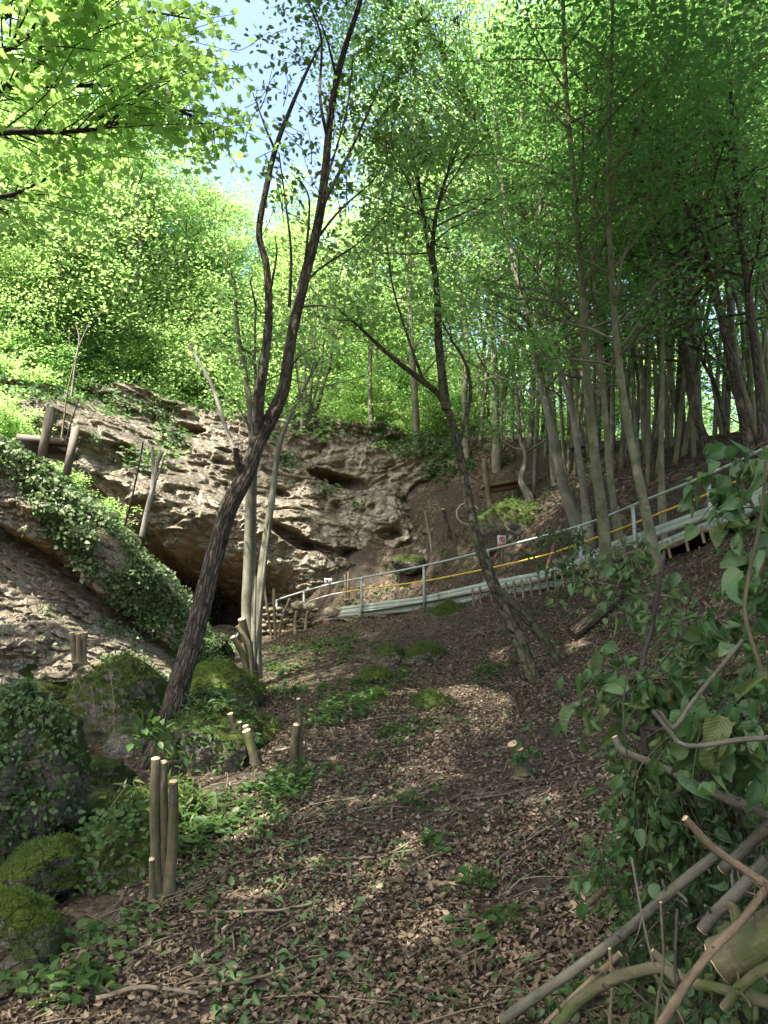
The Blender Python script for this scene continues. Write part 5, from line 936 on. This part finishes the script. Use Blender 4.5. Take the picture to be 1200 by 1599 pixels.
for bv, lab in BOULD:
    if 'moss' not in lab and 'green' not in lab: continue
    vv = bv - CAM; dd = vv @ FW; d0 = dd.mean(); up = bv[:, 2] > np.percentile(bv[:, 2], 38); hm = fbm(bv * 5, 3, 17) + .25 * (bv[:, 2] - bv[:, 2].mean()) / bv[:, 2].std() * .3
    idx = np.nonzero(up & (hm > .42))[0]
    if len(idx) < 20: continue
    n = int(min(5200, 26000 / d0)); k = r_.choice(idx, n); c = bv.mean(0); out = bv[k] - c; out /= np.linalg.norm(out, axis=1)[:, None]
    leaves(g, bv[k] + r_.normal(0, .012 * d0 / 5, (n, 3)), out * .7 + r_.normal(0, .55, (n, 3)) + (0, 0, .3), r_.normal(size=(n, 3)), r_.uniform(.012, .034, n) * (.6 + d0 / 12), mossT)
tag(g.build('moss', M['grass'], smooth=False), kind='stuff')
x, y = area(2600, 3.2, 20, 1.3); k = x > edge(y); x, y = x[k], y[k]; pos, nn = lay(x, y, .004); g = G()
for i_, p in enumerate(pos):
    r0 = .008 + .03 * rg.uniform() ** 3; g.add(SV3 * (r0 * rg.uniform(.7, 1.4), r0 * rg.uniform(.7, 1.4), r0 * .6) * (1 + .5 * (vn(SV3 * 1.6 + i_ * 1.7, 3)[:, None] - .5)) + p, SF3)
tag(g.build('pebbles', M['pebble'], smooth=False), kind='stuff')
# plants clinging to the cliff
KV = CLIFF_V.reshape(-1, 3); v_ = KV - CAM; dd_ = v_ @ FW; kpx = 600 + FPX * v_[:, 0] / dd_; kpy = 800 - FPX * (v_ @ UP) / dd_; km = np.zeros(len(KV), bool)
for px, py, rx, ry in ((215, 720, 40, 18), (270, 680, 30, 22), (100, 620, 110, 14), (200, 640, 40, 16), (255, 640, 26, 20), (515, 765, 14, 6), (560, 790, 20, 6), (60, 600, 90, 20), (640, 700, 60, 16), (600, 675, 50, 12), (700, 740, 40, 30), (450, 720, 18, 14), (150, 690, 20, 8), (380, 650, 40, 10), (500, 665, 50, 10)):
    km |= ((kpx - px) / rx) ** 2 + ((kpy - py) / ry) ** 2 < 1
cover('cliff_plants', KV, km, 5200, 'herb', (.09, .19), T_hex(), .08, .3, 11)
# trailing stems over rocks
for k, (pts, lab) in enumerate((([(105, 1042, 10.2), (122, 1062, 10.0), (130, 1082, 9.9)], 'pale arching stem over the large mossy boulder, shortest'), ([(142, 1070, 9.95), (146, 1095, 9.85), (150, 1122, 9.8)], 'thin trailing stem down the middle of the large mossy boulder'), ([(172, 1050, 10), (178, 1100, 9.8), (176, 1150, 9.7), (168, 1195, 9.7)], 'long trailing stem hanging past the pale knob of rock'), ([(200, 1225, 6.9), (175, 1258, 6.8), (150, 1292, 6.7)], 'straight pale grass stem over the grassy hummock'))):
    g = G(); tube(g, spl(PP(pts), 14), .006, 5); tag(g.build('trailing_stem', M['bark_tan']), lab, 'stem')
# low leafy spray against the stout trunk
def spray(label, pts, n, seed, mat='herb', size=(.07, .13), bark='bark_olive', name='leafy_branch', cat='branch', tmpl=None, fl=.2, twl=.5, r=.012):
    rg = rs(seed); gw, gl = G(), G(); s = spl(PP(pts), 24); tube(gw, s, np.linspace(r, r * .35, 24), 7, bark=.05); pos = []; ax = []
    for k in range(n):
        j = rg.randint(4, 24); bd = s[min(23, j + 1)] - s[j - 1]; bd /= np.linalg.norm(bd); td = bd * .5 + rdir(rg, 1, .5)[0]; td /= np.linalg.norm(td); L = twl * rg.uniform(.5, 1.1); e = spl([s[j], s[j] + td * L * .5, s[j] + td * L + (0, 0, -fl * L)], 5); tube(gw, e, np.linspace(r * .3, .002, 5), 4)
        m = 7; pos.append(s[j] + (e[-1] - s[j]) * rg.uniform(.2, 1, m)[:, None] + rg.normal(0, .05, (m, 3))); ax.append(td * .5 + rg.normal(0, .6, (m, 3)) + (0, 0, -fl))
    pos = np.concatenate(pos); ax = np.concatenate(ax); leaves(gl, pos, ax, rg.normal(0, .4, (len(pos), 3)) + (0, -.2, 1), rg.uniform(size[0], size[1], len(pos)), tmpl or T_hex())
    t = thing(name, label, cat, s[0]); gw.build('stem', M[bark], t); gl.build('leaves', M[mat], t, smooth=False)
spray('dark green low spray crossing the boards beside the stout olive trunk', [(945, 870, 14), (920, 850, 13.8), (890, 845, 13.6), (860, 838, 13.4)], 26, 601)
spray('dark green lower spray hanging in front of the boards', [(945, 890, 14), (915, 885, 13.7), (885, 882, 13.5), (865, 884, 13.4)], 20, 602)
spray('bright sapling leaning out of the bank under the mossy tree trunk', [(720, 720, 19), (705, 690, 18.6), (680, 680, 18.3), (660, 690, 18)], 40, 603, size=(.1, .18), twl=.9)
spray('small bright green seedling with broad leaves at the foot of the leaning tree', [(255, 1180, 8.4), (252, 1160, 8.4), (235, 1148, 8.3), (205, 1145, 8.3)], 6, 604, size=(.1, .16), twl=.25, fl=.1, r=.005)
spray('sunlit leafy twig glowing among the dark trunks above the railing', [(905, 560, 13), (870, 535, 12.6), (835, 530, 12.3), (800, 540, 12)], 26, 605, 'crown_m', (.09, .15), twl=.5)

# ------------------------------------------------------------------ brush pile: cut branches, leafy and bare
def branch(label, pts, r0, r1, mat, n=90, cut=True, bark=.16, name='cut_branch'):
    s = spl(PP(pts), n); rg = rs(len(label) * 7); s = s + .006 * (np.stack([fbm(s * 5 + k * 7, 2, k) for k in range(3)], 1) - .5); t = thing(name, label, 'branch', s[0]); g = G(); rad = np.linspace(r0, r1, n); kn = rg.choice(np.arange(6, n - 4), max(2, int(4 * min(1, .03 / r0))), False)
    for k in kn: rad = rad + r0 * (.14 if r0 < .02 else .05) * np.exp(-((np.arange(n) - k) / 1.3) ** 2)
    tube(g, s, rad, 20, bark=bark, bs=(9, 26), seed=len(label))
    for k in kn:
        d = rdir(rg, 1)[0]; d = d - (s[k + 1] - s[k]) * (d @ (s[k + 1] - s[k])) / ((s[k + 1] - s[k]) @ (s[k + 1] - s[k])); d = d / np.linalg.norm(d) + (s[k + 1] - s[k]) / np.linalg.norm(s[k + 1] - s[k]) * .6; L = min(.05, r0 * rg.uniform(1.5, 4.5))
        tube(g, spl([s[k], s[k] + d * (rad[k] + L * .5), s[k] + d * (rad[k] + L) + rg.normal(0, r0 * .3, 3)], 6), np.linspace(r0 * .34, r0 * .2, 6), 7, cap=True, bark=.2)
    g.build('stem', M[mat], t)
    if cut:
        g = G(); disc(g, s[0], s[0] - s[1], r0 * .98, 14, .004); g.build('cut_face', M['cut'], t, smooth=False)
branch('long grey pole slanting up from the litter into the brush pile', [(785, 1592, 3.35), (890, 1521, 3.15), (980, 1452, 3.0), (1070, 1375, 2.85), (1132, 1325, 2.8)], .022, .017, 'log_grey')
branch('grey pole continuing behind the forked tan branch in the brush pile', [(1130, 1358, 2.75), (1170, 1320, 2.7), (1215, 1278, 2.6), (1300, 1200, 2.5)], .020, .019, 'log_grey')
branch('pale bent branch with hooked tip jutting out of the brush pile', [(960, 1152, 2.75), (974, 1174, 2.72), (1040, 1200, 2.65), (1110, 1236, 2.55), (1210, 1276, 2.45), (1300, 1310, 2.4)], .011, .017, 'log_grey')
branch('tan branch with an elbow and pale sawn tip over the brush pile', [(1070, 1278, 2.4), (1112, 1322, 2.38), (1160, 1356, 2.35), (1200, 1385, 2.3), (1240, 1420, 2.3)], .011, .013, 'log_tan')
branch('slender tan branch descending from the elbow to the bottom edge', [(1198, 1384, 2.3), (1160, 1435, 2.25), (1100, 1500, 2.2), (1040, 1590, 2.15), (1000, 1660, 2.1)], .010, .014, 'log_tan')
branch('thick mossy green log lying in the brush pile', [(1122, 1502, 2.35), (1200, 1462, 2.3), (1300, 1410, 2.25), (1400, 1360, 2.2)], .062, .07, 'log_olive')
branch('smooth log arching below the thick mossy log', [(1132, 1572, 2.3), (1160, 1540, 2.25), (1200, 1512, 2.2), (1300, 1480, 2.1)], .014, .016, 'log_olive')
branch('olive branch curving like a bow at the bottom of the brush pile', [(868, 1605, 2.75), (905, 1562, 2.75), (960, 1528, 2.7), (1030, 1512, 2.65), (1060, 1535, 2.6)], .022, .018, 'log_olive', cut=False)
branch('olive branch running low under the bow shaped one', [(1020, 1488, 2.7), (1070, 1530, 2.6), (1130, 1545, 2.5), (1200, 1565, 2.4), (1300, 1600, 2.3)], .014, .02, 'log_olive')
branch('short yellowish cut pole sticking out towards the slope', [(918, 1413, 3.35), (950, 1385, 3.3), (1000, 1345, 3.2), (1060, 1300, 3.1)], .013, .014, 'log_tan')
branch('short grey cut pole parallel to the yellowish one', [(942, 1428, 3.3), (968, 1392, 3.25), (1000, 1365, 3.2), (1060, 1320, 3.1)], .014, .014, 'log_grey')
branch('stout grey cut piece buried in leaves above the mossy log', [(1098, 1452, 2.7), (1120, 1425, 2.68), (1148, 1398, 2.65), (1200, 1340, 2.6)], .021, .02, 'log_grey')
branch('split pale piece of wood beside the long grey pole', [(968, 1490, 3.0), (935, 1520, 2.98), (900, 1552, 2.95), (850, 1600, 2.9)], .012, .008, 'log_tan')
branch('thin upright tan twig at the bottom of the brush pile', [(952, 1482, 2.9), (956, 1540, 2.85), (953, 1600, 2.8), (950, 1660, 2.75)], .006, .006, 'log_tan')
branch('thin reddish twig rising through the brush pile', [(1032, 1410, 2.6), (1036, 1500, 2.55), (1028, 1560, 2.5), (1020, 1640, 2.45)], .004, .005, 'bark_cut')
branch('dark bare stem standing up out of the brush pile', [(1038, 862, 3.2), (1032, 900, 3.15), (1018, 980, 3.05), (1004, 1030, 3.0), (998, 1100, 2.9), (1010, 1180, 2.8)], .007, .011, 'bark_black', cut=False)
branch('dark forked twig low in front of the leafy mass', [(950, 1046, 3.0), (972, 1070, 2.95), (990, 1110, 2.9), (1005, 1135, 2.85), (1060, 1140, 2.8)], .007, .010, 'bark_black', cut=False)
branch('dark stem near the frame edge reaching up beside large leaves', [(1196, 720, 2.6), (1190, 800, 2.6), (1170, 900, 2.6), (1165, 960, 2.55), (1190, 1050, 2.5)], .005, .007, 'bark_cut', cut=False)
branch('thin grey twig crossing diagonally over the large leaves', [(1160, 1000, 2.4), (1120, 1050, 2.38), (1080, 1100, 2.36), (1052, 1135, 2.35), (1030, 1110, 2.34)], .006, .006, 'log_grey', cut=False)
branch('pale forked twig looping among the large leaves', [(1020, 1110, 2.4), (1045, 1140, 2.38), (1065, 1162, 2.36), (1100, 1164, 2.34), (1160, 1155, 2.3), (1230, 1150, 2.3)], .006, .008, 'log_grey', cut=False)
WT = [T_grid(c, q, w, 7, 8, rs(i), .022) for i, (c, q, w) in enumerate(((.7, .35, .33), (1.6, .9, .29), (2.2, -.7, .26), (.4, .25, .35), (1.3, 1.3, .24), (2.6, 1.1, .25), (1.9, 1.5, .20), (2.9, -.9, .24)))]
def wilted(label, pts, n, seed, size=(.07, .12), spread=.18, twl=.22, r=.009, bark='bark_cut', droop=.9):
    rg = rs(seed); gw, gl = G(), G(); s = spl(PP(pts), 30); tube(gw, s, np.linspace(r, r * .3, 30), 7, bark=.08); pos = []; ax = []
    for k in range(n):
        j = rg.randint(2, 30); td = rdir(rg, 1, .8)[0] + (0, -.3, .1); td /= np.linalg.norm(td); L = twl * rg.uniform(.4, 1.4); e = spl([s[j], s[j] + td * L * .6, s[j] + td * L + (0, 0, -L * .35)], 6); tube(gw, e, np.linspace(max(.0025, r * .3), .0015, 6), 4)
        m = rg.randint(4, 8); pos.append(s[j] + (e[-1] - s[j]) * rg.uniform(.35, 1.05, m)[:, None] + rg.normal(0, .03, (m, 3))); ax.append(td * .45 + rg.normal(0, .45, (m, 3)) + (0, 0, -droop))
    pos = np.concatenate(pos); ax = np.concatenate(ax); wh = rg.randint(0, len(WT), len(pos)); nn = rg.normal(0, .7, (len(pos), 3)) + (0, -.8, .5)
    for v in range(len(WT)):
        q = wh == v; leaves(gl, pos[q], ax[q], nn[q], size[0] * .5 + (size[1] * .86 - size[0] * .5) * rg.uniform(0, 1, q.sum()) ** 1.3, WT[v])
    t = thing('leafy_branch', label, 'branch', s[0]); gw.build('stem', M[bark], t); gl.build('leaves', M['wilt'], t)
wilted('leafy cut branch hanging in the air before the path edging, small wilted leaves', [(1060, 935, 3.6), (1010, 925, 3.7), (960, 915, 3.8), (905, 905, 3.9)], 24, 701, (.06, .10), twl=.24)
wilted('leafy twig with pale drooping leaves just right of the stout olive trunk', [(1010, 900, 3.7), (995, 880, 3.75), (975, 870, 3.8), (960, 850, 3.85)], 12, 702, (.06, .10), twl=.15)
wilted('leafy branch with broad leaves reaching up to the handrail near the frame edge', [(1200, 860, 3.00), (1180, 800, 3.02), (1160, 760, 3.04), (1140, 715, 3.06)], 22, 703, (.09, .15), twl=.18)
wilted('leafy branch below the handrail along the frame edge, hanging in folds', [(1215, 820, 2.90), (1195, 870, 2.90), (1185, 930, 2.90), (1200, 980, 2.90)], 22, 704, (.085, .14), twl=.16)
wilted('large leaved branch spreading across the top of the brush pile', [(1230, 1040, 2.75), (1160, 1050, 2.80), (1080, 1060, 2.85), (1000, 1060, 2.95), (985, 1070, 3.05)], 62, 705, (.085, .15), twl=.26)
wilted('curling leaved branch behind the dark forked twig', [(1150, 980, 3.0), (1090, 985, 3.0), (1045, 1000, 3.05), (1010, 1030, 3.1)], 34, 706, (.06, .10), twl=.26)
wilted('broad leaved branch over the pale looping twig', [(1230, 1150, 2.55), (1170, 1130, 2.57), (1110, 1120, 2.60), (1050, 1130, 2.65)], 42, 707, (.09, .16), twl=.22)
wilted('drooping leafy branch under the pale bent branch', [(1200, 1240, 3.00), (1120, 1220, 3.05), (1050, 1210, 3.10), (1005, 1215, 3.15)], 98, 708, (.055, .10), twl=.26)
wilted('hanging curtain of shrivelled leaves along the pile side', [(1010, 1160, 3.20), (1000, 1240, 3.20), (995, 1310, 3.20), (985, 1380, 3.25)], 84, 709, (.055, .10), twl=.22)
wilted('shrivelled leafy branch between elbow branch and grey pole', [(1210, 1300, 3.05), (1140, 1280, 3.10), (1080, 1290, 3.15), (1020, 1330, 3.20)], 99, 710, (.055, .11), twl=.24)
wilted('leafy branch beneath the long grey pole', [(1180, 1420, 3.35), (1110, 1400, 3.40), (1040, 1420, 3.45), (960, 1480, 3.50)], 84, 711, (.055, .10), twl=.24)
wilted('leafy branch under the thick mossy log', [(1230, 1560, 2.95), (1150, 1570, 3.00), (1080, 1560, 3.05), (1000, 1570, 3.10)], 78, 712, (.055, .11), twl=.24)
wilted('leafy twigs at the lower end of the long grey pole', [(960, 1560, 3.45), (920, 1570, 3.45), (870, 1570, 3.50), (830, 1590, 3.55)], 33, 713, (.05, .09), twl=.2)
wilted('wilted shoot with limp leaves growing beside the single stump', [(815, 1195, 7.1), (822, 1160, 7.05), (828, 1130, 7.0), (838, 1110, 7.0)], 10, 714, (.07, .12), twl=.14, r=.006)
wilted('leafy branch heaped at the frame edge beside the stout grey piece', [(1260, 1380, 2.85), (1200, 1400, 2.90), (1150, 1450, 2.95), (1120, 1500, 3.00)], 56, 715, (.06, .11), twl=.24)
wilted('leafy branch low on the bank behind the brush pile', [(1240, 950, 3.6), (1180, 990, 3.6), (1100, 1040, 3.6), (1040, 1100, 3.6), (1030, 1160, 3.6)], 46, 716, (.06, .10), twl=.34)
wilted('deep leafy branch filling the heart of the brush pile', [(1260, 1150, 3.40), (1180, 1180, 3.40), (1100, 1230, 3.45), (1040, 1300, 3.50)], 90, 717, (.06, .11), twl=.36)
wilted('deep leafy branch at the base of the brush pile', [(1280, 1350, 3.45), (1200, 1420, 3.45), (1120, 1500, 3.45), (1050, 1570, 3.45)], 112, 718, (.06, .11), twl=.34)

rg = rs(811)
for k in range(30):                       # thin bare twigs tangled through the pile
    px, py, d = rg.uniform(975, 1240), rg.uniform(1010, 1600), rg.uniform(2.5, 3.2); a = rg.choice((-.6, -.9, 1.9, 1.3, .3)) + rg.normal(0, .3); L = rg.uniform(40, 130); dx, dy = math.cos(a) * L, math.sin(a) * L
    s = spl(PP([(px - dx, py - dy, d + .1), (px + rg.normal(0, 9), py + rg.normal(0, 9), d), (px + dx, py + dy, d - .05)]), 14); r = rg.uniform(.002, .0055); g = G(); tube(g, s, np.linspace(r, r * .5, 14), 7, bark=.15)
    for u in (5, 8, 11):
        e = s[u] + (s[u + 1] - s[u]) * 3 + rg.normal(0, .05, 3); tube(g, spl([s[u], (s[u] + e) / 2 + rg.normal(0, .01, 3), e], 6), np.linspace(r * .6, r * .3, 6), 5)
    tag(g.build('bare_twig', M[('log_tan', 'bark_black', 'log_grey')[k % 3]]), 'thin bare twig tangled among wilted leaves in the brush pile', 'twig', 'bare twigs in the brush pile')

# ------------------------------------------------------------------ light, sky, camera
w = bpy.data.worlds.new('World'); sc.world = w; w.use_nodes = True; n = w.node_tree.nodes; bg = n['Background']
sky = n.new('ShaderNodeTexSky'); sky.sky_type = 'NISHITA'; sky.sun_disc = False
el = math.asin(SUN[2]); az = math.atan2(SUN[0], SUN[1]); sky.sun_elevation = el; sky.sun_rotation = az; sky.air_density = 1.0; sky.dust_density = 4.0
w.node_tree.links.new(sky.outputs[0], bg.inputs['Color']); bg.inputs['Strength'].default_value = .15
sl = bpy.data.lights.new('sun', 'SUN'); sl.energy = 5.0; sl.angle = R(.53); sl.color = (1, .95, .86); so = bpy.data.objects.new('sun', sl); C.objects.link(so); so.location = SUN * 60
so.rotation_euler = Vector(-SUN).to_track_quat('-Z', 'Y').to_euler()
cd = bpy.data.cameras.new('camera'); co = bpy.data.objects.new('camera', cd); C.objects.link(co); co.location = CAM; co.rotation_euler = (math.pi / 2 + PITCH, 0, 0)
cd.sensor_fit = 'VERTICAL'; cd.angle = 2 * math.atan(799.5 / FPX); cd.clip_start = .05; cd.clip_end = 1000; sc.camera = co
sc.view_settings.view_transform = 'Standard'; sc.view_settings.look = 'None'; sc.view_settings.exposure = 2.05; sc.view_settings.gamma = 1
cy = sc.cycles; cy.use_denoising = True; cy.max_bounces = 8; cy.diffuse_bounces = 4; cy.glossy_bounces = 2; cy.transmission_bounces = 5; cy.caustics_reflective = False; cy.caustics_refractive = False; cy.sample_clamp_indirect = 6
try: cy.denoiser = 'OPENIMAGEDENOISE'; cy.denoising_input_passes = 'RGB_ALBEDO_NORMAL'; cy.denoising_prefilter = 'ACCURATE'
except Exception: pass
